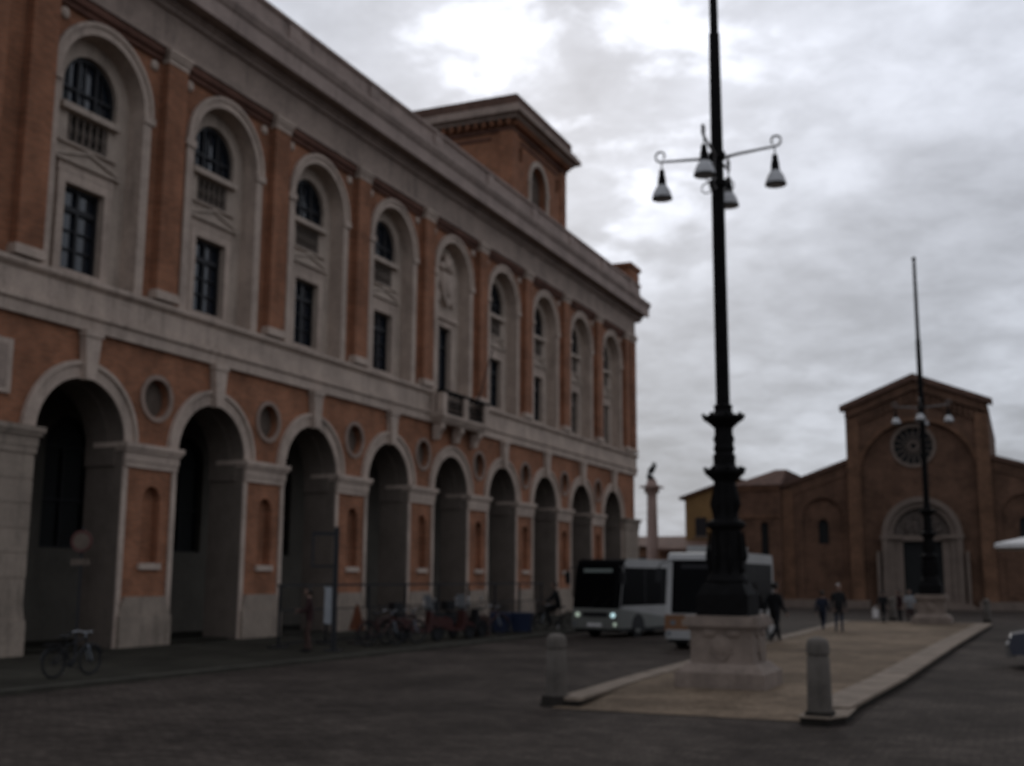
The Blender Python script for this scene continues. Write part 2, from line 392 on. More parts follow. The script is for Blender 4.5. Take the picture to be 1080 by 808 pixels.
# pavement in front of the palace, one low step above the plaza
PZ = 0.07
kl = [(-16.1, -10), (-16.05, 15), (-15.75, 22), (-15.5, 30), (-15.35, 45), (-15.3, 78)]
b = MB(); b.prism([(-28.0, -10)]+[(x-0.16, y) for x, y in kl]+[(-28.0, 78)], 0.004, PZ, 'z')
structure(b.build('pavement', 'pavement'))
b = MB()
for (xa, ya), (xb, yb) in zip(kl, kl[1:]):
    b.prism([(xa-0.158, ya), (xa+0.12, ya), (xb+0.12, yb), (xb-0.158, yb)], 0.003, PZ+0.012, 'z')
structure(b.build('pavement_kerb', 'palekerb'))
# traffic island: tan paving that ramps down to the plaza at its near end, kerbs down both sides
iL = [(-6.95, 17.8), (-7.15, 22), (-7.45, 35), (-7.75, 55)]
iR = [(-2.5, 18.35), (-2.25, 24), (-1.95, 38), (-1.45, 55)]
b = MB()
ys = [17.5, 17.8, 18.6, 20.4, 30, 40, 54.9]
def lerpx(line, y):
    for (xa, ya), (xb, yb) in zip(line, line[1:]):
        if ya <= y <= yb: return xa+(xb-xa)*(y-ya)/(yb-ya)
    return line[-1][0] if y > line[-1][1] else line[0][0]
rows = []
for y in ys:
    z = 0.012+0.118*min(1, max(0, (y-17.6)/2.6))
    rows.append([b.bm.verts.new((lerpx(iL, y)+0.02, y, z)), b.bm.verts.new((lerpx(iR, y)-0.02, y, z))])
for p, q in zip(rows, rows[1:]): b.face((p[0], p[1], q[1], q[0]))
structure(b.build('traffic_island', 'tanpave'))
b = MB()
def kerb(line, w, sgn):
    for (xa, ya), (xb, yb) in zip(line, line[1:]):
        n = max(1, int((yb-ya)/1.3))
        for i in range(n):
            t0, t1 = i/n, (i+1)/n-0.012/max(0.5, (yb-ya)/n)
            A = (xa+(xb-xa)*t0, ya+(yb-ya)*t0); B = (xa+(xb-xa)*t1, ya+(yb-ya)*t1)
            b.prism([A, B, (B[0]+sgn*w, B[1]), (A[0]+sgn*w, A[1])], 0.105, 0.155, 'z')
            i_ = 0.05 if w > 0 else -0.05
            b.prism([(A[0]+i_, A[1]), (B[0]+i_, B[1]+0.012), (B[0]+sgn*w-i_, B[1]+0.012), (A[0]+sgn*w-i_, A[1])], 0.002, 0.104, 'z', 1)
kerb(iL, 0.42, 1); kerb(iR, -0.62, 1)
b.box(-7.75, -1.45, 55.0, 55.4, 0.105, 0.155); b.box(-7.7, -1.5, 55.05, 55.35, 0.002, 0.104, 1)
b.prism([(-3.06, 17.12), (-2.62, 17.03), (-2.42, 17.5), (-2.44, 18.55), (-3.06, 17.8)], 0.105, 0.125, 'z')
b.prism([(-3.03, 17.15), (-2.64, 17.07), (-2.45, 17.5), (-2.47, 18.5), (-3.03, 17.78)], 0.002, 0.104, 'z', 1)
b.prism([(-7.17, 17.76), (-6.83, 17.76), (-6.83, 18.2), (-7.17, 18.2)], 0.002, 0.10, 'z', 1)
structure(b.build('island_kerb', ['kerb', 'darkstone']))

# ------------------------------------------------------------------ palace
D, Y0, BW = 22.645, 20.855, 5.4627
pal = thing('palace', (-D, Y0, 0.05), R(90), 'long orange brick palace with pale stone arcade, tall arched window bays and roof tower', 'building')
XL, XR = -0.34*BW, 9.29*BW
cs = [(n+0.475)*BW for n in range(9)]
AR, ASP = 1.66, 5.5         # arcade arch radius and spring height
# lower wall with arches, roundels and niches cut through
holes = []
for c in cs: holes.append(arch(c, 0.02, ASP, AR))
pcs = [n*BW for n in range(1, 9)]
for p in pcs:
    holes.append(circ(p, 6.98, 0.56)); holes.append(arch(p+0.02, 2.3, 4.08, 0.37, 14))
MB().plate(rect(XL, XR, 0, 8.40), holes, 0.0, 1.25).build('lower_wall', 'brick', pal)
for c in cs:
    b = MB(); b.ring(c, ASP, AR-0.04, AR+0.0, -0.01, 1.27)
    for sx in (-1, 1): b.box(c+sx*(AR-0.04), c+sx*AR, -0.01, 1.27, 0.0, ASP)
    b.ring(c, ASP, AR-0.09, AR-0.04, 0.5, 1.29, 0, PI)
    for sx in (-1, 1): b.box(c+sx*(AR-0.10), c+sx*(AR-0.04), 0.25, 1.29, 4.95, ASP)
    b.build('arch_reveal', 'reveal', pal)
    b = MB(); b.ring(c, ASP, AR-0.045, AR+0.30, -0.07, -0.012); b.ring(c, ASP, AR+0.30, AR+0.42, -0.14, -0.002)
    for sx in (-1, 1):
        b.box(c+sx*(AR-0.045), c+sx*(AR+0.15), -0.06, -0.012, 1.2, 4.9)
        b.box(c+sx*(AR-0.045), c+sx*(AR+0.12), -0.055, -0.012, 0.0, 1.2)
    b.build('arch_trim', 'stone', pal)
    if c != cs[4]:
        b = MB(); b.prism([(c-0.17, 7.06), (c+0.17, 7.06), (c+0.29, 8.22), (c-0.29, 8.22)], -0.26, -0.03, 'y')
        b.box(c-0.33, c+0.33, -0.3, -0.03, 8.22, 8.39)
        b.build('keystone', 'stone', pal)
for p in pcs:
    b = MB(); pc = p-0.1
    for (h, o, z0, z1) in ((1.10, 0.07, 4.93, 5.10), (1.12, 0.10, 5.10, 5.36), (1.17, 0.16, 5.36, 5.46), (1.22, 0.21, 5.46, 5.60)):
        b.box(pc-h, pc+h, -o, 1.0, z0, z1)
    b.build('pier_capital', 'stone', pal)
    b = MB(); b.box(pc-1.05, pc+1.05, -0.16, 0.9, 0, 0.86)
    b.prism([(pc-1.05, 0.86), (pc+1.05, 0.86), (pc+0.82, 1.38), (pc-0.82, 1.38)], -0.1, 0.8, 'y')
    b.build('pier_plinth', 'stone_base', pal)
    b = MB(); b.box(p-0.42, p+0.46, -0.10, 0.12, 2.12, 2.298); b.build('niche_sill', 'stone', pal)
    b = MB(); b.plate(arch(p+0.02, 2.28, 4.08, 0.40, 14), [], 0.24, 0.30); b.build('niche_back', 'brick', pal)
    b = MB(); b.ring(p, 6.98, 0.55, 0.69, -0.05, 0.03, 0, 2*PI, 36); b.build('roundel_trim', 'rim', pal)
    b = MB(); b.plate(circ(p, 6.98, 0.58), [], 0.28, 0.34); b.build('roundel', 'disc', pal)
# corner piers of stone at both ends
for x0, x1 in ((XL-0.12, 0.165*BW), (8.80*BW, XR+0.12)):
    b = MB(); b.box(x0+0.05, x1-0.05, -0.22, 0.9, 1.3, 4.93)
    b.box(x0, x1, -0.3, 0.9, 0, 0.86)
    b.prism([(x0, 0.86), (x1, 0.86), (x1-0.1, 1.3), (x0+0.1, 1.3)], -0.25, 0.9, 'y')
    for (h, o, z0, z1) in ((0.0, 0.26, 4.93, 5.10), (0.02, 0.28, 5.10, 5.36), (0.09, 0.34, 5.36, 5.46), (0.14, 0.39, 5.46, 5.60)):
        b.box(x0-h, x1+h, -o, 0.9, z0, z1)
    for zz in (1.9, 2.5, 3.1, 3.7, 4.3): b.box(x0+0.04, x1-0.04, -0.235, -0.2, zz, zz+0.56)
    b.build('corner_pier', 'stone_base', pal)
b = MB(); b.box(-1.62, 0.10, -0.08, -0.004, 6.35, 7.70); b.build('plaque_frame', 'stone', pal)
b = MB(); b.box(-1.45, -0.07, -0.10, -0.08, 6.5, 7.55); b.build('plaque', 'frieze', pal)
# string course between the storeys
def prof(b, pts, x0, x1): return b.prism(pts, x0, x1, 'x')
for x0, x1 in ((XL-0.2, cs[4]-2.15), (cs[4]+2.15, XR+0.2)):
    b = MB()
    prof(b, [(0.3, 8.38), (-0.14, 8.38), (-0.14, 8.68), (-0.22, 8.74), (-0.22, 8.84), (-0.12, 8.86), (-0.12, 9.50), (-0.18, 9.54), (-0.26, 9.62), (-0.26, 9.74), (-0.05, 9.80), (0.3, 9.80)], x0, x1)
    b.build('string_course', 'stone', pal)
b = MB(); prof(b, [(0.3, 8.38), (-0.14, 8.38), (-0.14, 9.0), (0.3, 9.0)], cs[4]-2.15, cs[4]+2.15); b.build('string_course', 'stone', pal)
# upper wall with arched recesses
TR, TSP = 1.63, 15.1
holes = [arch(c, 9.82, TSP, TR) for c in cs]
MB().plate(rect(XL, XR, 9.0, 17.5), holes, 0.0, 0.72).build('upper_wall', 'brick', pal)
for n, c in enumerate(cs):
    b = MB(); b.ring(c, TSP, TR-0.03, TR+0.20, -0.08, 0.60); b.ring(c, TSP, TR+0.20, TR+0.32, -0.13, -0.002)
    for sx in (-1, 1):
        b.box(c+sx*(TR-0.03), c+sx*(TR+0.0), 0.0, 0.60, 9.8, TSP)
        b.box(c+sx*(TR-0.032), c+sx*(TR+0.30), -0.07, -0.003, 9.8, TSP-0.22)
        b.box(c+sx*(TR-0.06), c+sx*(TR+0.40), -0.13, -0.002, TSP-0.22, TSP-0.0)
    b.build('bay_surround', 'stone', pal)
    # recessed stone panel with the window openings
    hw = 0.74
    lo = rect(c-hw, c+hw, 10.05, 12.42)
    if n != 4:
        hl = [lo, arch(c+0.06, 14.44, 15.20, 1.04, 22), rect(c-0.72, c+0.80, 13.60, 14.40)]
    else:
        hl = [rect(c-0.62, c+0.62, 9.84, 12.9)]
    b = MB(); b.plate(arch(c, 9.8, TSP, TR-0.03), hl, 0.70, 1.05)
    b.build('recess_panel', 'stone_recess', pal)
    if n != 4:
        b = MB()
        b.plate(rect(c-hw-0.26, c+hw+0.26, 9.85, 12.70), [lo], 0.60, 0.698)
        b.box(c-hw-0.3, c+hw+0.3, 0.60, 0.69, 12.71, 12.95)
        b.build('window_surround', 'stone', pal)
        b = MB()
        b.box(c-1.22, c+1.22, 0.50, 0.698, 12.96, 13.04)
        b.prism([(c-1.18, 13.045), (c+1.18, 13.045), (c+0.0, 13.365)], 0.60, 0.697, 'y')
        for sx in (-1, 1): b.prism([(c+sx*1.22, 13.05), (c+sx*1.22, 13.13), (c, 13.46), (c, 13.37)], 0.53, 0.69, 'y')
        b.build('pediment', 'stone_recess', pal)
        fr = MB(); fr.plate(rect(c-hw-0.02, c+hw+0.02, 10.03, 12.44), [rect(c-hw+0.10, c-0.05, 10.15, 11.72), rect(c+0.05, c+hw-0.10, 10.15, 11.72), rect(c-hw+0.10, c-0.05, 11.87, 12.32), rect(c+0.05, c+hw-0.10, 11.87, 12.32)], 0.84, 0.94)
        for zz in (10.68, 11.2): fr.box(c-hw+0.08, c+hw-0.08, 0.86, 0.91, zz-0.02, zz+0.02)
        fr.build('window_frame', 'frame', pal)
        MB().box(c-hw, c+hw, 0.945, 0.98, 10.02, 12.45).build('window_pane', 'glass', pal)
        # lunette window
        fr = MB(); fr.ring(c+0.06, 15.20, 0.92, 1.05, 0.84, 0.94, 0, PI, 22)
        for x in (-0.92, -0.28, 0.40, 1.04): fr.box(c+x-0.05, c+x+0.05, 0.845, 0.935, 14.62, 15.20+math.sqrt(max(0, 0.95**2-(x-0.06)**2))+0.02)
        for zz in (14.68, 15.20): fr.box(c-0.97, c+1.09, 0.85, 0.93, zz-0.04, zz+0.04)
        for x in (-0.62, 0.0, 0.62): fr.box(c+x-0.015, c+x+0.015, 0.86, 0.92, 14.66, 15.20+math.sqrt(0.95**2-(x-0.06)**2))
        fr.build('lunette_frame', 'frame', pal)
        MB().plate(arch(c+0.06, 14.45, 15.20, 1.06, 22), [], 0.945, 0.98).build('lunette_pane', 'glass', pal)
        # sill and balusters under the lunette
        MB().box(c-1.10, c+1.10, 0.50, 0.84, 14.42, 14.60).build('lunette_sill', 'stone_recess', pal)
        b = MB()
        for i in range(6):
            x = c-0.60+i*0.256
            b.lathe(x, 0.76, [(0.07, 13.66), (0.07, 13.72), (0.045, 13.78), (0.085, 13.95), (0.05, 14.18), (0.07, 14.30), (0.07, 14.40)], 10)
        b.box(c-0.715, c+0.795, 0.72, 0.95, 13.605, 13.66)
        b.build('balustrade', 'reveal', pal)
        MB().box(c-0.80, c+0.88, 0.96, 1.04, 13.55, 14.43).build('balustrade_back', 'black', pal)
        b = MB(); b.box(c-1.08, c+1.12, 0.60, 0.698, 13.42 + 0.08, 13.56); b.build('ledge', 'stone_recess', pal)
    else:
        b = MB(); b.plate(rect(c-0.95, c+0.95, 9.84, 13.2), [rect(c-0.62, c+0.62, 9.84, 12.9)], 0.58, 0.698)
        b.box(c-1.1, c+1.1, 0.46, 0.697, 13.2, 13.42); b.build('window_surround', 'stone', pal)
        fr = MB(); fr.plate(rect(c-0.64, c+0.64, 9.82, 12.92), [rect(c-0.54, c-0.05, 9.95, 12.0), rect(c+0.05, c+0.54, 9.95, 12.0), rect(c-0.54, c-0.05, 12.1, 12.8), rect(c+0.05, c+0.54, 12.1, 12.8)], 0.84, 0.94)
        fr.build('window_frame', 'frame', pal)
        MB().box(c-0.63, c+0.63, 0.945, 0.98, 9.8, 12.95).build('window_pane', 'glass', pal)
        # carved shield with mantling above the balcony door
        b = MB()
        sh = [(c-0.62, 15.35), (c+0.62, 15.35), (c+0.66, 14.8), (c+0.45, 14.2), (c, 13.8), (c-0.45, 14.2), (c-0.66, 14.8)]
        b.prism(sh, 0.44, 0.70, 'y'); b.sphere((c, 0.46, 14.75), 0.42, 1, 0.35, 1.25)
        for sx in (-1, 1):
            b.sphere((c+sx*0.78, 0.62, 15.05), 0.26, 0.9, 0.6, 1.5); b.sphere((c+sx*0.7, 0.62, 14.2), 0.2, 1, 0.6, 1.6)
            b.sphere((c+sx*0.42, 0.58, 15.62), 0.24, 1.3, 0.6, 0.8)
        b.sphere((c, 0.55, 15.75), 0.34, 1.1, 0.6, 0.9); b.box(c-0.4, c+0.4, 0.42, 0.7, 15.95, 16.06)
        b.sphere((c, 0.58, 16.15), 0.16)
        b.build('carved_shield', 'stone', pal, True)
for o in kids(pal):
    if o.name.split('.')[0] in ('recess_panel', 'window_surround', 'pediment', 'window_frame', 'window_pane', 'lunette_frame', 'lunette_pane', 'lunette_sill', 'balustrade', 'balustrade_back', 'ledge', 'carved_shield'):
        o.location.y = -0.21
# pilasters
px_ = [-0.26*BW, 0.20]+[n*BW-0.12 for n in range(1, 9)]+[8.955*BW, 9.19*BW]
for i, p in enumerate(px_):
    w = 0.43
    b = MB(); b.box(p-w, p+w, -0.26, -0.003, 10.08, 16.98); b.build('pilaster', 'brick', pal)
    b = MB(); b.box(p-w-0.08, p+w+0.08, -0.33, -0.002, 9.81, 9.98); b.box(p-w-0.04, p+w+0.04, -0.29, -0.002, 9.98, 10.08); b.build('pilaster_base', 'stone', pal)
    b = MB(); b.box(p-w-0.02, p+w+0.02, -0.28, -0.002, 16.98, 17.16); b.box(p-w-0.06, p+w+0.06, -0.33, -0.002, 17.16, 17.28); b.box(p-w-0.1, p+w+0.1, -0.37, -0.002, 17.28, 17.405)
    b.build('pilaster_capital', 'stone', pal)
for a, c_ in zip(px_, px_[1:]):
    if c_-a < 1.5: continue
    b = MB(); prof(b, [(-0.002, 17.0), (-0.10, 17.0), (-0.10, 17.12), (-0.19, 17.2), (-0.19, 17.41), (-0.002, 17.41)], a+0.54, c_-0.54); b.build('brick_moulding', 'brick_dark', pal)
    for x in (a+0.80, c_-0.80):
        b = MB(); b.sphere((x, -0.02, 16.78), 0.17, 1, 0.5, 1, 10, 8); b.build('spandrel_boss', 'stone', pal, True)
# frieze, cornice, parapet
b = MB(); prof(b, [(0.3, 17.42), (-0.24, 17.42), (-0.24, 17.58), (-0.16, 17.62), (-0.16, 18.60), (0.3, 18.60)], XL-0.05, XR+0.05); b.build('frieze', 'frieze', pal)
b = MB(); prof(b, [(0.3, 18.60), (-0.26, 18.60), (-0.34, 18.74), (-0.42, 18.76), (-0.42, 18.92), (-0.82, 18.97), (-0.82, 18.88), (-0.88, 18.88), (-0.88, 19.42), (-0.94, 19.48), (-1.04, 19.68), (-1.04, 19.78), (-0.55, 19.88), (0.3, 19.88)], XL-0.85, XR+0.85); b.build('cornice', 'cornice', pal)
b = MB()
prof(b, [(0.4, 19.85), (-0.50, 19.85), (-0.50, 20.30), (-0.44, 20.34), (-0.44, 20.78), (-0.54, 20.84), (-0.54, 20.95), (0.4, 20.95)], XL-0.3, XR+0.3)
for n in range(0, 10): b.box(n*BW-0.42, n*BW+0.38, -0.56, -0.502, 19.87, 20.29); b.box(n*BW-0.36, n*BW+0.32, -0.52, -0.442, 20.345, 20.77)
b.build('parapet', 'cornice', pal)
# rest of the shell: sides, back, roof
DEP = 22
b = MB()
for x0, x1 in ((XL, XL+0.6), (XR-0.6, XR)): b.box(x0, x1, 1.26, DEP, 0, 18.6)
b.box(XL, XR, DEP, DEP+0.6, 0, 18.6)
b.build('rear_wall', 'brick', pal)
b = MB(); b.box(XL+0.02, XR-0.02, 0.41, DEP+0.58, 18.61, 20.2); b.build('roof', 'gravel', pal)
b = MB(); b.box(XR-1.95, XR-0.05, -0.50, 0.6, 20.96, 21.75); b.box(XR-2.1, XR+0.1, -0.62, 0.75, 21.75, 21.98); b.build('roof_pier', 'brick', pal)
# arcade interior
AB = 3.85
os_ = [(n+0.13)*BW for n in range(1, 9)]
b = MB()
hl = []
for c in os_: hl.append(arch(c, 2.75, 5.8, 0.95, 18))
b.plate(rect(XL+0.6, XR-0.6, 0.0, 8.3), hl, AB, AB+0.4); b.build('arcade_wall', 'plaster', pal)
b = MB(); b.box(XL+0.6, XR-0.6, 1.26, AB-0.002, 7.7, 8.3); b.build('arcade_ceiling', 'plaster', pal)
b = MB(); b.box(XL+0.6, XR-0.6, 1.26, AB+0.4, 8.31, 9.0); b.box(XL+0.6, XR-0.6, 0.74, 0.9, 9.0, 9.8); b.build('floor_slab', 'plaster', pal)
b = MB(); b.box(XL, XR, 0.3, DEP, -0.02, 0.06); b.build('arcade_floor', 'pavement', pal)
for c in os_:
    MB().plate(arch(c, 2.7, 5.8, 0.98, 18), [], AB+0.30, AB+0.38).build('arcade_window', 'doorwood', pal)
    fr = MB(); fr.ring(c, 5.8, 0.88, 0.96, AB+0.2, AB+0.28)
    for x in (-0.92, 0.0, 0.92): fr.box(c+x-0.04, c+x+0.04, AB+0.2, AB+0.28, 2.75, 5.8)
    for zz in (2.79, 4.2, 5.8): fr.box(c-0.94, c+0.94, AB+0.21, AB+0.27, zz-0.04, zz+0.04)
    fr.build('arcade_window_frame', 'frame', pal)
# balcony in the middle bay
c = cs[4]
b = MB(); b.box(c-2.3, c+2.3, -0.78, -0.145, 8.60, 8.72); b.box(c-2.22, c+2.22, -0.70, -0.145, 8.47, 8.60); b.box(c-2.14, c+2.14, -0.60, -0.145, 8.36, 8.47); b.build('balcony_slab', 'stone', pal)
b = MB(); b.box(c-2.2, c+2.2, -0.145, 0.3, 9.0, 9.80); b.build('balcony_back', 'stone', pal)
for x in (-2.1, -0.0, 2.1):
    b = MB(); b.box(c+x-0.2, c+x+0.2, -0.75, -0.48, 8.73, 9.62); b.build('balcony_post', 'stone', pal)
for sx in (-1, 1):
    b = MB(); b.box(c+sx*2.1-0.2, c+sx*2.1+0.2, -0.38, -0.148, 8.73, 9.62); b.build('balcony_post', 'stone', pal)
b = MB(); b.box(c-2.34, c+2.34, -0.78, -0.45, 9.62, 9.72)
for x0, x1 in ((-1.88, -0.22), (0.22, 1.88)):
    b.box(c+x0, c+x1, -0.66, -0.60, 8.82, 8.88)
    k = 11
    for i in range(k):
        x = c+x0+(x1-x0)*(i+0.5)/k; b.tube([(x, -0.63, 8.73), (x, -0.63, 9.62)], 0.022, 6)
    for i in range(5):
        x = c+x0+(x1-x0)*(i+0.5)/5; b.wheelring((x, -0.63, 9.2), (0, 1, 0), 0.14, 0.018, 14, 6)
b.build('balcony_railing', 'iron', pal)
for x in (-1.85, 0, 1.85):
    b = MB(); b.prism([(-0.145, 8.36), (-0.56, 8.36), (-0.56, 8.14), (-0.4, 7.95), (-0.32, 7.68), (-0.145, 7.64)], c+x-0.17, c+x+0.17, 'x'); b.build('balcony_bracket', 'stone', pal)
b = MB(); b.tube([(c+1.0, -0.75, 9.4), (c+1.25, -1.35, 11.9)], [0.035, 0.025], 8); b.sphere((c+1.25, -1.36, 11.93), 0.045); b.build('flagpole', 'frame', pal)
# roof tower
tx0, tx1, ty = 58.55-Y0, 67.0-Y0, 3.0
tw = tx1-tx0; tcx = (tx0+tx1)/2
tow = MB(); win = arch(tcx-0.2, 22.6, 25.2, 1.25, 18)
tow.plate(rect(tx0, tx1, 19, 28.2), [win, rect(tx0+1.05, tx0+1.55, 25.9, 26.75), rect(tx1-1.55, tx1-1.05, 25.9, 26.75)], ty, ty+0.5)
tow.box(tx0, tx0+0.5, ty+0.501, ty+tw, 19, 28.2); tow.box(tx1-0.5, tx1, ty+0.501, ty+tw, 19, 28.2); tow.box(tx0+0.501, tx1-0.501, ty+tw-0.5, ty+tw, 19, 28.2)
tow = tow.build('tower', 'brick', pal)
b = MB()
b.ring(tcx-0.2, 25.2, 1.24, 1.58, ty-0.08, ty+0.02)
for sx in (-1, 1): b.box(tcx-0.2+sx*1.24, tcx-0.2+sx*1.58, ty-0.08, ty+0.02, 22.6, 25.2); b.box(tcx-0.2+sx*1.22, tcx-0.2+sx*1.68, ty-0.12, ty-0.002, 25.0, 25.18)
b.build('tower_arch_trim', 'stone_recess', tow)
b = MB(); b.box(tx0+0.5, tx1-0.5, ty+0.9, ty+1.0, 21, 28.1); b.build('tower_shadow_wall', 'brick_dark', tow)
b = MB(); b.plate(arch(tcx-0.2, 22.5, 25.2, 1.28, 18), [], ty+0.44, ty+0.48); b.build('tower_louvre', 'disc', tow)
for x0, x1, y0_, y1_ in ((tx0-0.08, tx0+0.75, ty-0.10, ty-0.001), (tx1-0.75, tx1+0.08, ty-0.10, ty-0.001), (tx0-0.10, tx0-0.001, ty+0.001, ty+0.75), (tx0-0.10, tx0-0.001, ty+tw-0.75, ty+tw)):
    b = MB(); b.box(x0, x1, y0_, y1_, 19.5, 27.4); b.build('tower_pilaster', 'brick', tow)
b = MB(); b.box(tx0-0.12, tx1+0.12, ty-0.12, ty+tw+0.12, 27.4, 27.62); b.build('tower_band', 'brick_dark', tow)
b = MB(); b.box(tx0+1.3, tx1-1.3, ty-0.07, ty-0.001, 26.98, 27.15); b.box(tx0-0.07, tx0-0.001, ty+1.3, ty+tw-1.3, 26.98, 27.15); b.build('tower_moulding', 'brick_dark', tow)
for i in range(17):
    x = tx0+0.05+(tw-0.1)*i/16; y = ty+0.05+(tw-0.1)*i/16
    b = MB(); b.box(x-0.12, x+0.12, ty-0.42, ty-0.125, 27.70, 28.0); b.build('dentil', 'brick', tow)
    b = MB(); b.box(tx0-0.42, tx0-0.125, y-0.12, y+0.12, 27.70, 28.0); b.build('dentil', 'brick', tow)
    b = MB(); b.box(tx1+0.125, tx1+0.42, y-0.12, y+0.12, 27.70, 28.0); b.build('dentil', 'brick', tow)
b = MB(); b.box(tx0-0.5, tx1+0.5, ty-0.5, ty+tw+0.5, 28.0, 28.22); b.box(tx0-0.85, tx1+0.85, ty-0.85, ty+tw+0.85, 28.22, 28.5); b.box(tx0-0.7, tx1+0.55, ty-0.7, ty+tw+0.7, 28.5, 28.72)
b.build('tower_cornice', 'frieze', tow)
b = MB(); b.box(tx0-0.55, tx1-0.1, ty-0.55, ty+tw+0.4, 28.72, 29.35); b.build('tower_roof', 'tile', tow)

# ------------------------------------------------------------------ church
CX, CY = -6.4, 85.0
ch = thing('church', (CX, CY, 0), 0, 'brown brick church with gabled nave, blind arch, wheel window and stone portal', 'church')
HN = 4.68
b = MB()
gable = [(-HN, 0), (HN, 0), (HN, 13.9), (0, 15.75), (-HN, 13.9)]
b.plate(gable, [arch(0, 0.05, 9.05, 3.88, 30)], 0.0, 0.45)
b.build('nave_front', 'church_brick', ch)
b = MB()
b.plate(arch(0, 0.0, 9.05, 3.9, 30), [circ(-0.25, 11.2, 1.34), arch(0.05, 0.02, 5.0, 1.9, 20)], 0.34, 0.9)
b.build('nave_panel', 'church_brick', ch)
b = MB()
b.box(-HN, -HN+0.6, 0.46, 24, 0, 13.8); b.box(HN-0.6, HN, 0.46, 24, 0, 13.8); b.build('nave_wall', 'church_brick', ch)
for sx in (-1, 1):
    b = MB(); b.box(sx*(HN-0.85), sx*(HN+0.03), -0.22, -0.002, 0, 13.2); b.build('corner_buttress', 'church_brick2', ch)
b = MB()
for sx in (-1, 1):
    b.prism([(sx*(HN+0.05), 13.25), (0, 15.1), (0, 15.76), (sx*(HN+0.05), 13.92)], -0.28, -0.003, 'y')
    for i in range(13):
        x = sx*(0.2+i*0.345); z = 14.86-abs(x)*1.85/HN
        b.box(x-0.10, x+0.10, -0.18, -0.004, z-0.55, z+0.12)
b.build('corbel_band', 'church_brick', ch)
b = MB()
for sx in (-1, 1):
    b.prism([(sx*(HN+0.36), 13.765), (0, 15.765), (0, 16.2), (sx*(HN+0.36), 14.14)], -0.55, 0.5, 'y')
    b.prism([(sx*(HN+0.02), 13.80), (0, 15.5), (0, 15.75), (sx*(HN+0.02), 14.0)], 0.502, 24, 'y')
b.build('nave_roof', 'tile', ch)
b = MB(); b.prism([(-HN+0.61, 0), (HN-0.61, 0), (HN-0.61, 13.7), (0, 15.3), (-HN+0.61, 13.7)], 0.95, 23.9, 'y'); b.build('nave_core', 'church_brick', ch)
b = MB()
b.ring(0, 9.05, 3.86, 4.12, -0.06, -0.001, 0, PI, 40); b.build('blind_arch_rim', 'church_brick2', ch)
# wheel window
b = MB(); b.ring(-0.25, 11.2, 1.30, 1.52, 0.24, 0.36, 0, 2*PI, 40); rose = b.build('wheel_window', 'portal', ch)
b = MB(); b.ring(-0.25, 11.2, 0.22, 0.34, 0.40, 0.52, 0, 2*PI, 24)
for i in range(16):
    a = 2*PI*i/16; b.tube([(-0.25+0.3*math.cos(a), 0.46, 11.2+0.3*math.sin(a)), (-0.25+1.33*math.cos(a), 0.46, 11.2+1.33*math.sin(a))], 0.04, 8)
b.build('tracery', 'portal', rose)
b = MB(); b.plate(circ(-0.25, 11.2, 1.38), [], 0.6, 0.65); b.build('pane', 'doorwood', rose)
# portal
b = MB()
b.ring(0.05, 5.0, 1.88, 2.25, -0.02, 0.36, 0, PI, 30); b.ring(0.05, 5.0, 2.25, 2.62, -0.25, 0.335, 0, PI, 30)
for sx in (-1, 1):
    b.box(0.05+sx*1.28, 0.05+sx*1.92, 0.0, 0.5, 0, 4.748); b.box(0.05+sx*1.88, 0.05+sx*2.25, -0.15, 0.335, 0, 4.75); b.box(0.05+sx*2.25, 0.05+sx*2.62, -0.3, 0.335, 0, 4.75)
    b.box(0.05+sx*1.25, 0.05+sx*2.72, -0.36, 0.33, 4.75, 5.0)
    b.box(0.05+sx*2.78, 0.05+sx*2.98, -0.5, 0.335, 0, 3.9)
b.box(-1.24, 1.34, -0.04, 0.42, 4.6, 4.98)
por = b.build('portal', 'portal', ch)
b = MB(); b.plate(arch(0.05, 4.99, 5.0, 1.87, 24), [], 0.40, 0.5)
for x, h in ((-0.9, 0.8), (-0.35, 1.15), (0.15, 1.3), (0.65, 1.1), (1.1, 0.7)):
    b.sphere((x, 0.38, 5.05+h*0.45), 0.22, 0.9, 0.7, h*2.0); b.sphere((x, 0.34, 5.05+h*0.98), 0.13)
b.build('lunette_relief', 'portal_in', por, True)
b = MB(); b.box(-1.25, 0.044, 0.42, 0.5, 0.1, 4.6); b.box(0.056, 1.35, 0.42, 0.5, 0.1, 4.6)
for x0 in (-1.12, 0.17):
    for z0 in (0.6, 2.0, 3.4): b.box(x0, x0+1.05, 0.39, 0.42, z0, z0+1.0)
b.build('door', 'doorwood', por)
b = MB()
for i in range(3): b.box(-3.4+0.2*i, 3.5-0.2*i, -1.5+0.4*i, 0.0, 0.002+0.13*i, 0.13*(i+1))
b.build('steps', 'portal', ch)
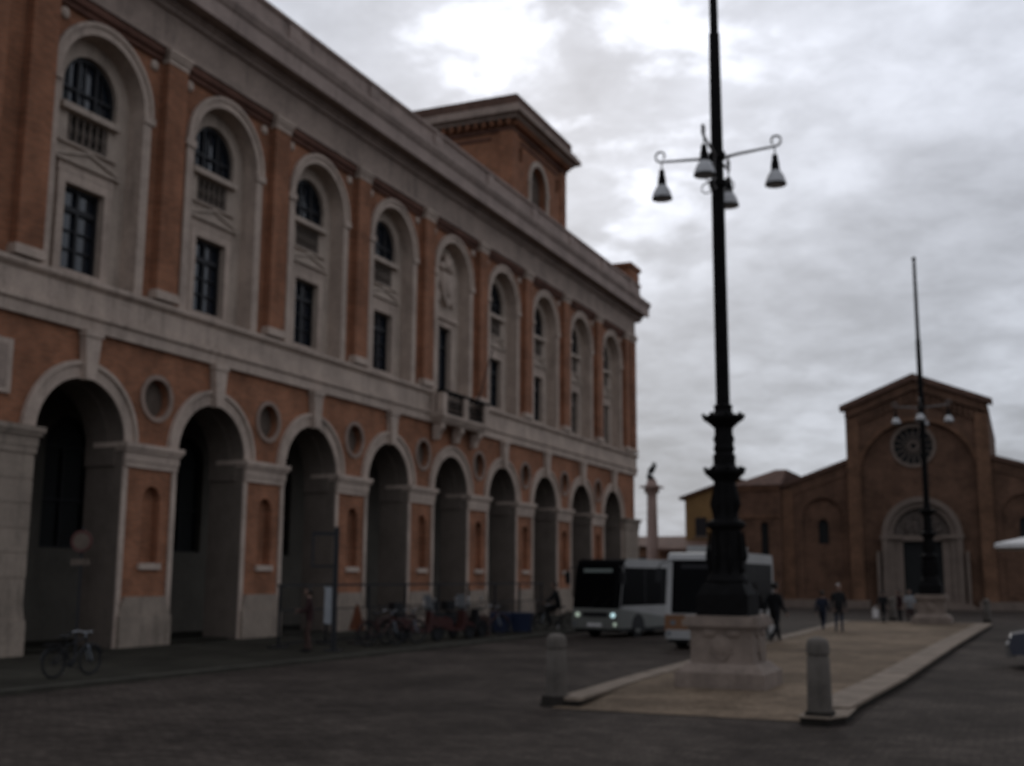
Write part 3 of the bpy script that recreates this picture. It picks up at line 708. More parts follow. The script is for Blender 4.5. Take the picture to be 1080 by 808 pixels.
# aisles
for sx, xe in ((-1, 4.70), (1, 5.6)):
    xa, xb_ = HN+0.035, HN+xe
    wc = HN+1.92
    pl = [(sx*xa, 0), (sx*xb_, 0), (sx*xb_, 8.45), (sx*xa, 10.1)]
    b = MB(); b.plate(pl, [[(sx*x, z) for x, z in arch(wc, 0.9, 6.3, 1.42, 24)]], 0.25, 0.6); b.build('aisle_front', 'church_brick', ch)
    b = MB(); b.plate([(sx*x, z) for x, z in arch(wc, 0.85, 6.3, 1.45, 24)], [[(sx*x, z) for x, z in arch(wc, 4.45, 5.85, 0.36, 12)]], 0.5, 0.75); b.build('aisle_panel', 'church_brick', ch)
    b = MB(); b.plate([(sx*x, z) for x, z in arch(wc, 4.4, 5.85, 0.4, 12)], [], 0.78, 0.82); b.build('aisle_window', 'doorwood', ch)
    b = MB(); b.box(sx*(xb_-0.75), sx*(xb_+0.05), 0.02, 0.248, 0, 8.3); b.build('aisle_buttress', 'church_brick2', ch)
    b = MB(); b.box(sx*(xb_-0.6), sx*xb_, 0.61, 22, 0, 8.3); b.box(sx*xa, sx*(xb_-0.61), 0.9, 1.2, 0, 8.3); b.build('aisle_wall', 'church_brick', ch)
    b = MB(); b.prism([(sx*(xa-0.02), 10.12), (sx*(xb_+0.35), 8.36), (sx*(xb_+0.35), 8.62), (sx*(xa-0.02), 10.42)], 0.0, 22, 'y'); b.build('aisle_roof', 'tile', ch)
    b = MB(); b.prism([(sx*xa, 9.3), (sx*(xb_-0.01), 7.7), (sx*(xb_-0.01), 8.44), (sx*xa, 10.09)], -0.06+0.25, 0.248, 'y'); b.build('aisle_corbel', 'church_brick', ch)
b = MB(); b.box(-HN-4.9, -3.5, -0.6, 0.2, 0.0, 0.55); b.box(3.5, HN+5.6, -0.6, 0.2, 0, 0.55); b.build('stone_bench', 'portal', ch)
# chapel block left of the church
cp = thing('brick_chapel', (-17.4, 84.6, 0), 0, 'low brick side building with hipped roof between church aisle and ochre house', 'building')
b = MB(); b.plate(rect(-1.75, 1.55, 0, 8.65), [rect(0.12, 0.68, 3.3, 6.0)], 0.0, 0.4); b.box(-1.75, -1.35, 0.401, 10, 0, 8.65); b.box(1.15, 1.55, 0.401, 10, 0, 8.65); b.build('wall', 'church_brick', cp)
MB().box(0.1, 0.7, 0.25, 0.3, 3.25, 6.05).build('window', 'doorwood', cp)
b = MB(); b.box(-1.80, 1.56, -0.08, -0.001, 6.3, 6.5); b.build('string_course', 'church_brick2', cp)
b = MB(); b.box(-1.82, 1.56, -0.12, -0.001, 8.3, 8.649); b.build('eaves_band', 'church_brick2', cp)
b = MB()
vs = [b.bm.verts.new(p) for p in ((-2.0, -0.3, 8.66), (1.7, -0.3, 8.66), (1.7, 10.2, 8.66), (-2.0, 10.2, 8.66), (0.9, 2.2, 9.95), (1.68, 2.2, 9.95), (1.68, 8, 9.95), (0.9, 8, 9.95))]
for q in ((0,1,5,4),(1,2,6,5),(2,3,7,6),(3,0,4,7),(4,5,6,7),(0,3,2,1)): b.face([vs[i] for i in q])
b.build('roof', 'tile', cp)
# ochre house behind, with a gable roof
yh = thing('ochre_house', (-27.0, 100, 0), 0, 'ochre plastered house with shallow gable roof left of the church', 'house')
b = MB(); b.prism([(0, 0), (9, 0), (9, 8.9), (4.5, 10.4), (0, 8.9)], 0, 14, 'y'); b.build('wall', 'yellow', yh)
b = MB()
for sx in (-1, 1): b.prism([(4.5+sx*4.95, 8.76), (4.5, 10.42), (4.5, 10.64), (4.5+sx*4.95, 8.98)], -0.35, 14.3, 'y')
b.build('roof', 'tile', yh)
for i, x in enumerate((1.4, 3.9, 6.4)):
    b = MB(); b.box(x-0.5, x+0.5, -0.05, -0.001, 5.6, 7.2); w_ = b.build('window', 'frame', yh)
    b = MB(); b.box(x-0.62, x+0.62, -0.12, -0.002, 5.45, 5.59); b.build('sill', 'portal', w_)
lo = thing('low_shop_block', (-24.9, 96.0, 0), 0, 'low brown outbuilding with tiled lean-to roof in front of ochre house', 'building')
b = MB(); b.box(-3.2, 4.6, 0, 3.5, 0, 4.2); b.build('wall', 'church_brick', lo)
b = MB(); b.prism([(-0.4, 4.22), (3.5, 5.0), (3.5, 5.2), (-0.4, 4.42)], -3.5, 4.9, 'x'); b.build('roof', 'tile', lo)
b = MB(); b.box(-1.6, -0.4, -0.05, -0.001, 0, 2.4); b.box(1.2, 2.6, -0.05, -0.001, 0.9, 2.3); b.build('shopfront', 'frame', lo)
fh = thing('far_brick_house', (-40.5, 118, 0), 0, 'distant brown house with flat tiled roof behind the statue column', 'house')
b = MB(); b.box(-5, 8.2, 0, 9, 0, 5.2); b.build('wall', 'church_brick2', fh)
b = MB(); b.prism([(-0.5, 5.22), (4.5, 6.4), (9.5, 5.22)], -5.5, 8.7, 'x'); b.build('roof', 'tile', fh)
b = MB()
for x in (-3, 0.5, 4.0, 6.8): b.box(x-0.5, x+0.5, -0.05, -0.001, 2.6, 4.1)
b.build('window', 'frame', fh)

# ------------------------------------------------------------------ statue column
cl_ = thing('statue_column', (-30.0, 100, 0), 0, 'tall pinkish stone column carrying a dark bronze statue beyond the palace', 'column')
b = MB(); b.box(-1.2, 1.2, -1.2, 1.2, 0, 0.8); b.box(-0.85, 0.85, -0.85, 0.85, 0.8, 2.6); b.box(-1.0, 1.0, -1.0, 1.0, 2.6, 2.85); b.build('pedestal', 'column', cl_)
b = MB(); b.lathe(0, 0, [(0.62, 2.85), (0.62, 3.0), (0.5, 3.15), (0.50, 3.3), (0.49, 6), (0.43, 9.15), (0.48, 9.2)], 24); b.build('shaft', 'column', cl_, True)
b = MB(); b.lathe(0, 0, [(0.44, 9.15), (0.48, 9.35), (0.52, 9.6), (0.72, 9.86)], 16); b.box(-0.85, 0.85, -0.85, 0.85, 9.86, 10.02)
for k in range(8):
    a = k*PI/4; b.sphere((0.58*math.cos(a), 0.58*math.sin(a), 9.6), 0.13, 1, 1, 1.5, 8, 6)
b.lathe(0, 0, [(0.55, 10.02), (0.55, 10.2), (0.42, 10.3), (0.42, 10.62)], 16)
b.build('capital', 'column', cl_, True)
b = MB()
b.tube([(-0.04, 0, 10.60), (-0.10, 0, 10.85), (-0.04, -0.03, 11.25), (0.06, -0.04, 11.55), (0.10, -0.03, 11.74), (0.13, -0.03, 11.86)], [0.27, 0.30, 0.22, 0.25, 0.20, 0.07], 12)
b.sphere((0.17, -0.05, 11.98), 0.13, 0.95, 1, 1.25)
b.tube([(0.28, 0, 11.66), (0.40, -0.10, 11.80), (0.34, -0.22, 12.08)], [0.085, 0.07, 0.045], 8)
b.tube([(-0.10, 0, 11.62), (-0.24, -0.06, 11.32), (-0.08, -0.26, 11.20)], [0.085, 0.07, 0.05], 8)
b.tube([(-0.20, 0.05, 11.55), (-0.30, 0.08, 11.0), (-0.24, 0.05, 10.62)], [0.10, 0.14, 0.12], 8)
st_ = b.build('statue', 'bronze', cl_, True); st_.scale = (1.15, 1.15, 1.0)

# ------------------------------------------------------------------ lamp standards
def make_lamp():
    t = thing('street_lamp', (-5.0, 21.35, 0.125), 0, 'tall black cast-iron lamp standard with four bell lamps on nearest stone plinth', 'street lamp', 'flagpole lamp standards on the traffic island')
    b = MB(); b.box(-0.80, 0.80, -0.80, 0.80, 0, 0.27); b.taper(-0.76, 0.76, -0.76, 0.76, 0.27, 0.42, 0.14)
    b.box(-0.56, 0.56, -0.56, 0.56, 0.42, 1.0); b.box(-0.60, 0.60, -0.60, 0.60, 1.0, 1.06); b.box(-0.68, 0.68, -0.68, 0.68, 1.06, 1.16); b.box(-0.64, 0.64, -0.64, 0.64, 1.16, 1.24)
    b.bevel(0.018, 2)
    ped = b.build('pedestal', 'plinth', t, True)
    for a in range(4):
        k = MB(); k.sphere((0, -0.56, 0.72), 0.2, 1, 0.25, 1); k.sphere((0.22, -0.57, 0.94), 0.09, 1.6, 0.4, 0.8); k.sphere((-0.22, -0.57, 0.94), 0.09, 1.6, 0.4, 0.8); k.prism([(-0.2, 0.62), (0.2, 0.62), (0, 0.45)], -0.585, -0.55, 'y')
        k.bm.transform(Matrix.Rotation(a*PI/2, 4, 'Z')); k.build('carved_shield', 'plinth', ped, True)
    b = MB()
    b.box(-0.47, 0.47, -0.47, 0.47, 1.24, 1.62); b.taper(-0.45, 0.45, -0.45, 0.45, 1.62, 1.82, 0.10)
    b.lathe(0, 0, [(0.36, 1.80), (0.38, 1.86), (0.34, 1.93), (0.31, 2.0), (0.285, 2.1), (0.30, 2.6), (0.27, 2.78), (0.34, 2.82), (0.36, 2.87), (0.34, 2.93), (0.24, 2.97),
                   (0.22, 3.1), (0.24, 3.3), (0.21, 3.55), (0.20, 3.66), (0.30, 3.76), (0.37, 3.82), (0.37, 3.88), (0.26, 3.92), (0.20, 3.98), (0.21, 4.15), (0.17, 4.2), (0.20, 4.28), (0.17, 4.36), (0.20, 4.46), (0.165, 4.55), (0.17, 4.66), (0.28, 4.76), (0.38, 4.83), (0.38, 4.88), (0.2, 4.93), (0.16, 5.0), (0.18, 5.08), (0.13, 5.12), (0.115, 5.2)], 24)
    for k in range(8):
        a = k*PI/4+PI/8
        b.tube([(0.31*math.cos(a), 0.31*math.sin(a), 2.0), (0.345*math.cos(a), 0.345*math.sin(a), 2.3), (0.31*math.cos(a), 0.31*math.sin(a), 2.75)], [0.03, 0.045, 0.02], 6)
        b.tube([(0.21*math.cos(a), 0.21*math.sin(a), 3.0), (0.26*math.cos(a), 0.26*math.sin(a), 3.25), (0.2*math.cos(a), 0.2*math.sin(a), 3.6)], [0.02, 0.03, 0.015], 6)
        b.sphere((0.36*math.cos(a), 0.36*math.sin(a), 3.9), 0.04, u=8, v=6); b.sphere((0.37*math.cos(a), 0.37*math.sin(a), 4.9), 0.04, u=8, v=6)
    b.build('base', 'iron', t, True)
    b = MB(); b.lathe(0, 0, [(0.13, 5.15), (0.125, 9.0), (0.118, 10.2), (0.105, 12.5), (0.085, 12.54), (0.07, 16.0), (0.06, 16.2)], 20); b.sphere((0, 0, 16.28), 0.1)
    b.build('pole', 'iron', t, True)
    for z, r in ((9.98, 0.165), (9.42, 0.165)):
        b = MB(); b.lathe(0, 0, [(0.1, z-0.09), (r, z-0.06), (r, z+0.06), (0.1, z+0.09)], 16); b.build('collar', 'iron', t, True)
    for k, L in enumerate((1.13, 1.13, 1.05, 0.95)):
        a = (0, PI, -PI/2, PI/2)[k]
        d = Vector((math.cos(a), math.sin(a), 0))
        def P(r, z): return (d.x*r, d.y*r, z)
        b = MB(); b.tube([P(0.09, 9.93), P(0.4, 9.97), P(L, 10.02)], [0.034, 0.031, 0.026], 8)
        cv = []
        for i in range(14):
            an = -PI/2+i*PI*1.75/13; rr = 0.115-0.003*i
            cv.append(P(L+rr*math.cos(an)+0.0, 10.02+0.115+rr*math.sin(an)))
        b.tube(cv, 0.023, 6)
        b.tube([P(0.1, 9.45), P(0.2, 9.5), P(0.24, 9.7), P(0.2, 9.9), P(0.3, 9.96)], 0.016, 6)
        sc_ = [P(0.22+0.1*math.cos(an), 9.36+0.1*math.sin(an)) for an in [PI/2-i*PI*1.6/11 for i in range(12)]]
        b.tube([P(0.1, 9.45)]+sc_, 0.014, 6)
        arm = b.build('arm', 'armgrey', t, True)
        lx = L-0.02
        b = MB(); b.tube([P(lx, 10.02), P(lx, 9.84)], 0.014, 6)
        b.lathe(d.x*lx, d.y*lx, [(0.03, 9.86), (0.055, 9.84), (0.06, 9.74), (0.075, 9.70), (0.08, 9.60), (0.095, 9.52)], 16)
        lp = b.build('lamp', 'iron', arm, True)
        b = MB(); b.lathe(d.x*lx, d.y*lx, [(0.085, 9.54), (0.115, 9.50), (0.150, 9.44), (0.178, 9.37), (0.195, 9.30), (0.200, 9.27)], 20); b.build('shade', 'lampglass', lp, True)
        b = MB(); b.lathe(d.x*lx, d.y*lx, [(0.202, 9.275), (0.206, 9.262), (0.200, 9.25)], 20); b.build('rim', 'iron', lp, True)
        b = MB(); b.lathe(d.x*lx, d.y*lx, [(0.196, 9.262), (0.15, 9.238), (0.08, 9.222), (0.02, 9.218)], 20); b.build('diffuser', 'lampglass', lp, True)
    return t
lamp = make_lamp()
far_lamp = dup(lamp, (-3.8, 54.4, 0.13), 0, 'tall black lamp standard on the far plinth, standing before the church')

for o in kids(far_lamp):                # its lamp arms sit a little lower on the mast
    if o.name.split('.')[0] in ('arm', 'collar'): o.location.z = -0.5
# ------------------------------------------------------------------ bollards
def make_bollard(x, y, z, label, h=1.12):
    t = thing('stone_bollard', (x, y, z), 0, label, 'bollard', 'stone bollards of the plaza')
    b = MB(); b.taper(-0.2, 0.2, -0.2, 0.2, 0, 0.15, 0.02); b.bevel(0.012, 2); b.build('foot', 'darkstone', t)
    b = MB(); b.lathe(0, 0, [(0.178, 0.15), (0.172, 0.4), (0.160, 0.84), (0.148, 0.86), (0.148, 0.885), (0.165, 0.90), (0.165, 1.0), (0.15, 1.07), (0.11, 1.105), (0.05, 1.12)], 24); b.build('shaft', 'bollard', t, True)
    return t
bo = make_bollard(-7.02, 17.95, 0.01, 'stone bollard at the near left corner of the tan traffic island')
bo2 = dup(bo, (-2.79, 17.4, 0.02), 0, 'stone bollard at the near right corner of the tan traffic island, closest to us'); bo2.scale = (1, 1, 1.06)
dup(bo, (-1.78, 60.4, 0), 0, 'far stone bollard right of the distant lamp plinth, by the church')
dup(bo, (-6.1, 61.0, 0), 0, 'far stone bollard left of the distant lamp plinth, before the church portal')

# ------------------------------------------------------------------ bicycles
def make_bike(name, loc, rz, label, framemat='black', basket=True, group=None, forkmat='silver'):
    t = thing(name, loc, rz, label, 'bicycle', group)
    rw, x0, x1 = 0.34, -0.53, 0.53
    for x in (x0, x1):
        b = MB(); b.wheelring((x, 0, rw), (0, 1, 0), rw-0.022, 0.022, 32, 8); w_ = b.build('wheel', 'rubber', t, True)
        b = MB(); b.wheelring((x, 0, rw), (0, 1, 0), rw-0.05, 0.011, 32, 6); b.disc((x, 0, rw), (0, 1, 0), 0.03, 0.09, 12)
        for i in range(16):
            a = 2*PI*i/16; b.tube([(x, 0.02*(-1)**i, rw), (x+(rw-0.05)*math.cos(a), 0, rw+(rw-0.05)*math.sin(a))], 0.0025, 4)
        b.build('rim', 'frame', w_, True)
    b = MB(); bb = (-0.08, 0, 0.29); st = (-0.22, 0, 0.78); hd = (0.36, 0, 0.86); hb = (0.40, 0, 0.72)
    b.tube([bb, st], 0.018); b.tube([bb, hb], 0.02); b.tube([(-0.2, 0, 0.70), hd], 0.017); b.tube([hd, hb], 0.022)
    for s_ in (-1, 1):
        b.tube([bb, (x0, s_*0.06, rw)], 0.011); b.tube([(-0.2, 0, 0.70), (x0, s_*0.06, rw)], 0.010)
    b.build('frame', framemat, t, True)
    b = MB()
    for s_ in (-1, 1): b.tube([(0.405, 0, 0.70), (0.43, s_*0.05, 0.62), (x1, s_*0.055, rw)], 0.012)
    b.tube([(0.40, 0, 0.7), (0.34, 0, 0.96)], 0.016); b.build('fork', forkmat, t, True)
    b = MB(); b.tube([(0.20, -0.29, 0.96), (0.33, -0.2, 1.0), (0.34, 0, 0.97), (0.33, 0.2, 1.0), (0.20, 0.29, 0.96)], 0.012); hbar = b.build('handlebar', 'chrome', t, True)
    b = MB()
    for s_ in (-1, 1): b.tube([(0.13, s_*0.30, 0.945), (0.24, s_*0.275, 0.97)], 0.017)
    b.build('grip', 'black', hbar, True)
    b = MB(); b.tube([st, (-0.245, 0, 0.88)], 0.014); b.sphere((-0.30, 0, 0.91), 0.11, 0.95, 0.85, 0.35); b.sphere((-0.16, 0, 0.915), 0.07, 1.5, 0.5, 0.4); b.build('saddle', 'black', t, True)
    b = MB(); b.disc((-0.08, -0.03, 0.29), (0, 1, 0), 0.09, 0.012, 20)
    b.tube([(-0.08, -0.05, 0.29), (0.06, -0.06, 0.2)], 0.01); b.tube([(-0.08, 0.05, 0.29), (-0.22, 0.06, 0.38)], 0.01)
    b.box(0.02, 0.11, -0.15, -0.06, 0.19, 0.21); b.box(-0.26, -0.17, 0.06, 0.15, 0.37, 0.39); b.build('pedals', 'black', t)
    for x, a0, a1 in ((x0, 0.15, PI*0.95), (x1, 0.35, PI*0.85)):
        b = MB(); b.tube([(x+(rw+0.03)*math.cos(a0+(a1-a0)*i/12), 0, rw+(rw+0.03)*math.sin(a0+(a1-a0)*i/12)) for i in range(13)], 0.02, 6); b.build('mudguard', framemat, t, True)
    b = MB(); b.box(-0.80, -0.36, -0.07, 0.07, 0.745, 0.76); b.tube([(-0.75, 0.06, 0.745), (x0, 0.07, rw)], 0.006, 5); b.tube([(-0.75, -0.06, 0.745), (x0, -0.07, rw)], 0.006, 5); b.build('rack', 'black', t)
    if basket:
        b = MB()
        for z, s_ in ((0.80, 0.13), (0.88, 0.145), (0.96, 0.16), (1.02, 0.17)):
            b.tube([(0.58-s_, -s_*1.1, z), (0.58+s_, -s_*1.1, z), (0.58+s_, s_*1.1, z), (0.58-s_, s_*1.1, z)], 0.006, 5, closed=True)
        for i in range(-2, 3):
            b.tube([(0.58+i*0.06, -0.145, 0.80), (0.58+i*0.078, -0.187, 1.02)], 0.004, 4); b.tube([(0.58+i*0.06, 0.145, 0.80), (0.58+i*0.078, 0.187, 1.02)], 0.004, 4)
            b.tube([(0.45, i*0.06, 0.80), (0.41, i*0.08, 1.02)], 0.004, 4); b.tube([(0.71, i*0.06, 0.80), (0.75, i*0.08, 1.02)], 0.004, 4)
        b.box(0.45, 0.71, -0.14, 0.14, 0.79, 0.80); b.build('basket', 'black', t)
    b = MB(); b.tube([(-0.12, 0.05, 0.28), (-0.05, 0.22, 0.01)], 0.009, 6); b.build('kickstand', 'chrome', t)
    return t
bike = make_bike('bicycle', (-17.06, 17.85, PZ), R(90), 'black bicycle on kickstand alone on the pavement beside left stone pier', 'black', False)
bike.scale = (0.9, 0.9, 0.86)
bikes_grp = 'bicycles parked along the arcade'
# ------------------------------------------------------------------ people
def smooth_obj(me):
    for p in me.polygons: p.use_smooth = True
def skin_mesh(verts, edges, radii, root=0, sub=1):
    me = bpy.data.meshes.new('tmp'); me.from_pydata([tuple(v) for v in verts], edges, []); me.update()
    o = bpy.data.objects.new('tmp', me); COL.objects.link(o)
    sk = o.modifiers.new('skin', 'SKIN'); sk.use_smooth_shade = True
    if not me.skin_vertices:
        me.attributes  # keep
    layer = me.skin_vertices[0] if me.skin_vertices else None
    if layer is None:
        bm_ = bmesh.new(); bm_.from_mesh(me); bm_.verts.layers.skin.verify(); bm_.to_mesh(me); bm_.free(); layer = me.skin_vertices[0]
    for i, r in enumerate(radii):
        rx, ry = r if isinstance(r, tuple) else (r, r)
        layer.data[i].radius = (rx, ry); layer.data[i].use_root = (i == root)
    sd = o.modifiers.new('sub', 'SUBSURF'); sd.levels = sub; sd.render_levels = sub
    dg = bpy.context.evaluated_depsgraph_get(); dg.update()
    out = bpy.data.meshes.new_from_object(o.evaluated_get(dg))
    bpy.data.objects.remove(o); bpy.data.meshes.remove(me)
    return out
def person(loc, rz, label, h=1.72, pose='stand', coat='navy', pants='jeans', hair='hair', group=None, long_coat=False, shoes='blackcloth', lean=0.0):
    """one continuous body mesh: skinned skeleton, head with face, five-fingered hands; faces +Y locally... -Y is front"""
    t = thing('person', loc, rz, label, 'person', group)
    k = h/1.75
    hipw, shw = 0.095, 0.185
    if pose == 'stand': L = dict(kL=(0.10, -0.02, 0.50), aL=(0.11, 0.03, 0.08), kR=(-0.10, -0.02, 0.50), aR=(-0.11, 0.03, 0.08), eL=(0.25, 0.03, 1.14), wL=(0.27, -0.06, 0.88), eR=(-0.25, 0.03, 1.14), wR=(-0.27, -0.06, 0.88), pel=(0, 0, 0.95))
    elif pose == 'walk': L = dict(kL=(0.10, -0.22, 0.51), aL=(0.10, -0.30, 0.10), kR=(-0.10, 0.06, 0.50), aR=(-0.10, 0.36, 0.14), eL=(0.24, 0.14, 1.15), wL=(0.25, 0.12, 0.90), eR=(-0.24, -0.05, 1.14), wR=(-0.25, -0.20, 0.92), pel=(0, 0, 0.94))
    elif pose == 'reach': L = dict(kL=(0.10, -0.03, 0.50), aL=(0.12, 0.05, 0.08), kR=(-0.10, -0.10, 0.50), aR=(-0.11, -0.08, 0.08), eL=(0.25, -0.10, 1.16), wL=(0.18, -0.32, 1.12), eR=(-0.25, -0.08, 1.16), wR=(-0.16, -0.30, 1.16), pel=(0, 0, 0.95))
    elif pose == 'ride': L = dict(kL=(0.11, -0.36, 0.86), aL=(0.12, -0.26, 0.42), kR=(-0.11, -0.30, 0.66), aR=(-0.12, -0.12, 0.26), eL=(0.29, -0.16, 1.18), wL=(0.26, -0.40, 1.06), eR=(-0.29, -0.16, 1.18), wR=(-0.26, -0.40, 1.06), pel=(0, 0.14, 0.98))
    elif pose == 'sit': L = dict(kL=(0.11, -0.40, 0.50), aL=(0.11, -0.40, 0.09), kR=(-0.11, -0.40, 0.50), aR=(-0.11, -0.42, 0.09), eL=(0.24, -0.10, 0.78), wL=(0.14, -0.30, 0.62), eR=(-0.24, -0.10, 0.78), wR=(-0.14, -0.30, 0.62), pel=(0, 0, 0.55))
    pel = Vector(L['pel'])
    ln = {'ride': 0.12}.get(pose, 0.03)+lean
    def up(d): return pel+Vector((0, -ln*d/0.5, d*(1-0.25*ln)))
    waist, chest, neck = up(0.16), up(0.40), up(0.56)
    headc = neck+Vector((0, -0.03-ln*0.1, 0.17))
    V, E, Rr = [], [], []
    def add(p, r, par=None):
        V.append(Vector(p)*k); Rr.append(tuple(x*k for x in r) if isinstance(r, tuple) else r*k)
        if par is not None: E.append((par, len(V)-1))
        return len(V)-1
    p0 = add(pel, (0.175, 0.135)); p1 = add(waist, (0.17, 0.125), p0); p2 = add(chest, (0.185, 0.13), p1); p3 = add(neck-Vector((0, 0, 0.05)), (0.09, 0.075), p2); p4 = add(neck+Vector((0, -0.01, 0.04)), 0.055, p3); add(neck+Vector((0, -0.02, 0.10)), 0.052, p4)
    hands = []
    for s_, n_ in ((1, 'L'), (-1, 'R')):
        hp = add(pel+Vector((s_*hipw, 0, -0.07)), 0.092, p0)
        kn = Vector(L['k'+n_]); an = Vector(L['a'+n_]); hipv = pel+Vector((s_*hipw, 0, -0.07))
        mid = add(hipv.lerp(kn, 0.5), 0.082, hp); kk = add(kn, 0.062, mid); cf = add(kn.lerp(an, 0.35), 0.058, kk); aa = add(an, 0.042, cf)
        hl = add(an+Vector((0, 0.03, -0.05)), 0.04, aa)
        ft = add(an+Vector((s_*0.02, -0.11, -0.055)), (0.045, 0.035), aa); add(an+Vector((s_*0.03, -0.17, -0.06)), (0.036, 0.024), ft)
        sh = add(chest+Vector((s_*shw, 0.0, 0.08)), 0.07, p2); el = Vector(L['e'+n_]); wr = Vector(L['w'+n_])
        ma = add((chest+Vector((s_*shw, 0, 0.08))).lerp(el, 0.5), 0.068, sh); ee = add(el, 0.058, ma); fa = add(el.lerp(wr, 0.5), 0.050, ee); ww = add(wr, 0.030, fa)
        dr = (wr-el).normalized(); pm = add(wr+dr*0.06, (0.038, 0.02), ww)
        hands.append((wr, dr, s_))
    me = skin_mesh(V, E, Rr, 0, 2)
    bm_ = bmesh.new(); bm_.from_mesh(me); bpy.data.meshes.remove(me)
    zhip = pel.z*k; top = (neck.z+0.01)*k
    wrs = [w*k for w, _, _ in hands]
    for f in bm_.faces:
        f.smooth = True
        c_ = f.calc_center_median()
        hand = any((c_-(w_+d_*0.01)).dot(d_) > 0 and (c_-w_).length < 0.16*k for (w_, (_, d_, _s)) in zip(wrs, hands))
        if hand: f.material_index = 0
        elif c_.z > top: f.material_index = 0
        elif c_.z < 0.085*k or (pose == 'ride' and any((c_-Vector(L[a])*k).length < 0.1*k and c_.z < L[a][2]*k for a in ('aL', 'aR'))): f.material_index = 3
        else:
            low = zhip-(0.32 if long_coat else 0.10)*k
            torso = c_.z > low and not (pose in ('sit', 'ride') and c_.y < (pel.y-0.13)*k and c_.z < zhip+0.05*k)
            arm = any(min((c_-Vector(L['e'+n_])*k).length, (c_-(Vector(L['e'+n_]).lerp(Vector(L['w'+n_]), 0.5))*k).length, (c_-Vector(L['w'+n_])*k).length) < 0.11*k and abs(c_.x) > 0.155*k for n_ in 'LR')
            f.material_index = 1 if (torso or arm) else 2
    # head with nose, brow, ears
    g_ = bmesh.ops.create_uvsphere(bm_, u_segments=20, v_segments=14, radius=0.105*k)
    hc = headc*k
    for v_ in g_['verts']:
        x, y, z = v_.co
        if z < 0: x *= 0.9+0.0*z; x *= 1+z/(0.105*k)*0.16; 
        v_.co = Vector((x*0.80, y*0.98-(0.012*k if z < 0 and y < 0 else 0), z*1.16))+hc
    for f in {f for v_ in g_['verts'] for f in v_.link_faces}: f.material_index = 0; f.smooth = True
    tmp = MB(); tmp.sphere(hc+Vector((0, -0.108*k, -0.012*k)), 0.016*k, 0.8, 1.1, 1.7, 8, 6); tmp.sphere(hc+Vector((0, -0.098*k, -0.058*k)), 0.02*k, 1.2, 0.5, 0.35, 8, 6)
    for s_ in (-1, 1):
        tmp.sphere(hc+Vector((s_*0.084*k, 0.01*k, -0.005*k)), 0.026*k, 0.4, 0.8, 1.3, 8, 6); tmp.sphere(hc+Vector((s_*0.032*k, -0.092*k, 0.012*k)), 0.013*k, 1, 0.7, 0.8, 8, 6)
    # fingers
    for w_, d_, s_ in hands:
        side = Vector((0, 1, 0)) if abs(d_.y) < 0.8 else Vector((1, 0, 0))
        side = (side-d_*side.dot(d_)).normalized(); curl = d_.cross(side)*(-s_)
        base = (w_+d_*0.075)*k
        for i, ln_ in enumerate((0.066, 0.074, 0.069, 0.054)):
            o_ = side*((i-1.5)*0.019*k)
            tmp.tube([base+o_-d_*0.03*k, base+o_, base+o_+(d_*0.6+curl*0.25)*ln_*k*0.8, base+o_+(d_*0.85+curl*0.75)*ln_*k], [0.0095*k, 0.0095*k, 0.0085*k, 0.006*k], 6)
        thb = (w_+d_*0.03)*k-side*0.028*k
        tmp.tube([thb+side*0.015*k, thb-side*0.012*k+d_*0.02*k, thb-side*0.022*k+d_*0.055*k], [0.012*k, 0.011*k, 0.007*k], 6)
    me2 = bpy.data.meshes.new('t2'); tmp.bm.to_mesh(me2); tmp.bm.free()
    bm_.from_mesh(me2); bpy.data.meshes.remove(me2)
    for f in bm_.faces: f.smooth = True
    me = bpy.data.meshes.new('body'); bm_.to_mesh(me); bm_.free()
    for x in ('skin', coat, pants, shoes): me.materials.append(M[x])
    ob = bpy.data.objects.new('body', me); COL.objects.link(ob); ob.parent = t
    b = MB(); b.sphere(hc+Vector((0, 0.018*k, 0.022*k)), 0.112*k, 0.84, 0.96, 1.12, 16, 12)
    bmesh.ops.delete(b.bm, geom=[v_ for v_ in b.bm.verts if (v_.co.y < hc.y-0.05*k and v_.co.z < hc.z+0.06*k) or v_.co.z < hc.z-0.07*k], context='VERTS')
    b.build('hair', hair, t, True)
    return t, hands, k

# by the traffic island and in front of the church
person((-7.14, 36.7, 0), R(150), 'person in long black coat walking beside the second bus, right of the near lamp plinth', 1.86, 'walk', 'blackcloth', 'blackcloth', 'hair', None, True)
person((-7.18, 46.2, 0), R(170), 'person in short navy jacket walking away, the left one of the two nearest the church', 1.52, 'walk', 'navy', 'navy', 'hair')
person((-6.35, 44.6, 0.09), R(20), 'grey-haired person in long dark coat standing at the island edge', 1.70, 'stand', 'blackcloth', 'jeans', 'hairgrey', None, True)
p3, _, k3 = person((-5.75, 53.6, 0.13), R(160), 'short person in black carrying a white bag across the far island', 1.36, 'walk', 'blackcloth', 'blackcloth', 'hair')
bg = MB(); bg.prism([(-0.17, 0.0), (0.17, 0.0), (0.19, 0.36), (-0.19, 0.36)], -0.06, 0.06, 'y'); bg.bevel(0.03, 2)
bg.tube([(-0.1, 0, 0.35), (-0.07, 0, 0.47), (0.07, 0, 0.47), (0.1, 0, 0.35)], 0.01, 6)
bag = bg.build('shopping_bag', 'whitecloth', None, True); bag.location = (-6.06, 53.5, 0.36); bag.rotation_euler = (0, 0, R(70)); tag(bag, 'white shopping bag in the hand of the short person in black', 'bag')
person((-4.85, 55.9, 0), R(10), 'person in pale grey top beside the far lamp plinth', 1.52, 'reach', 'greycloth', 'maroon', 'hair')
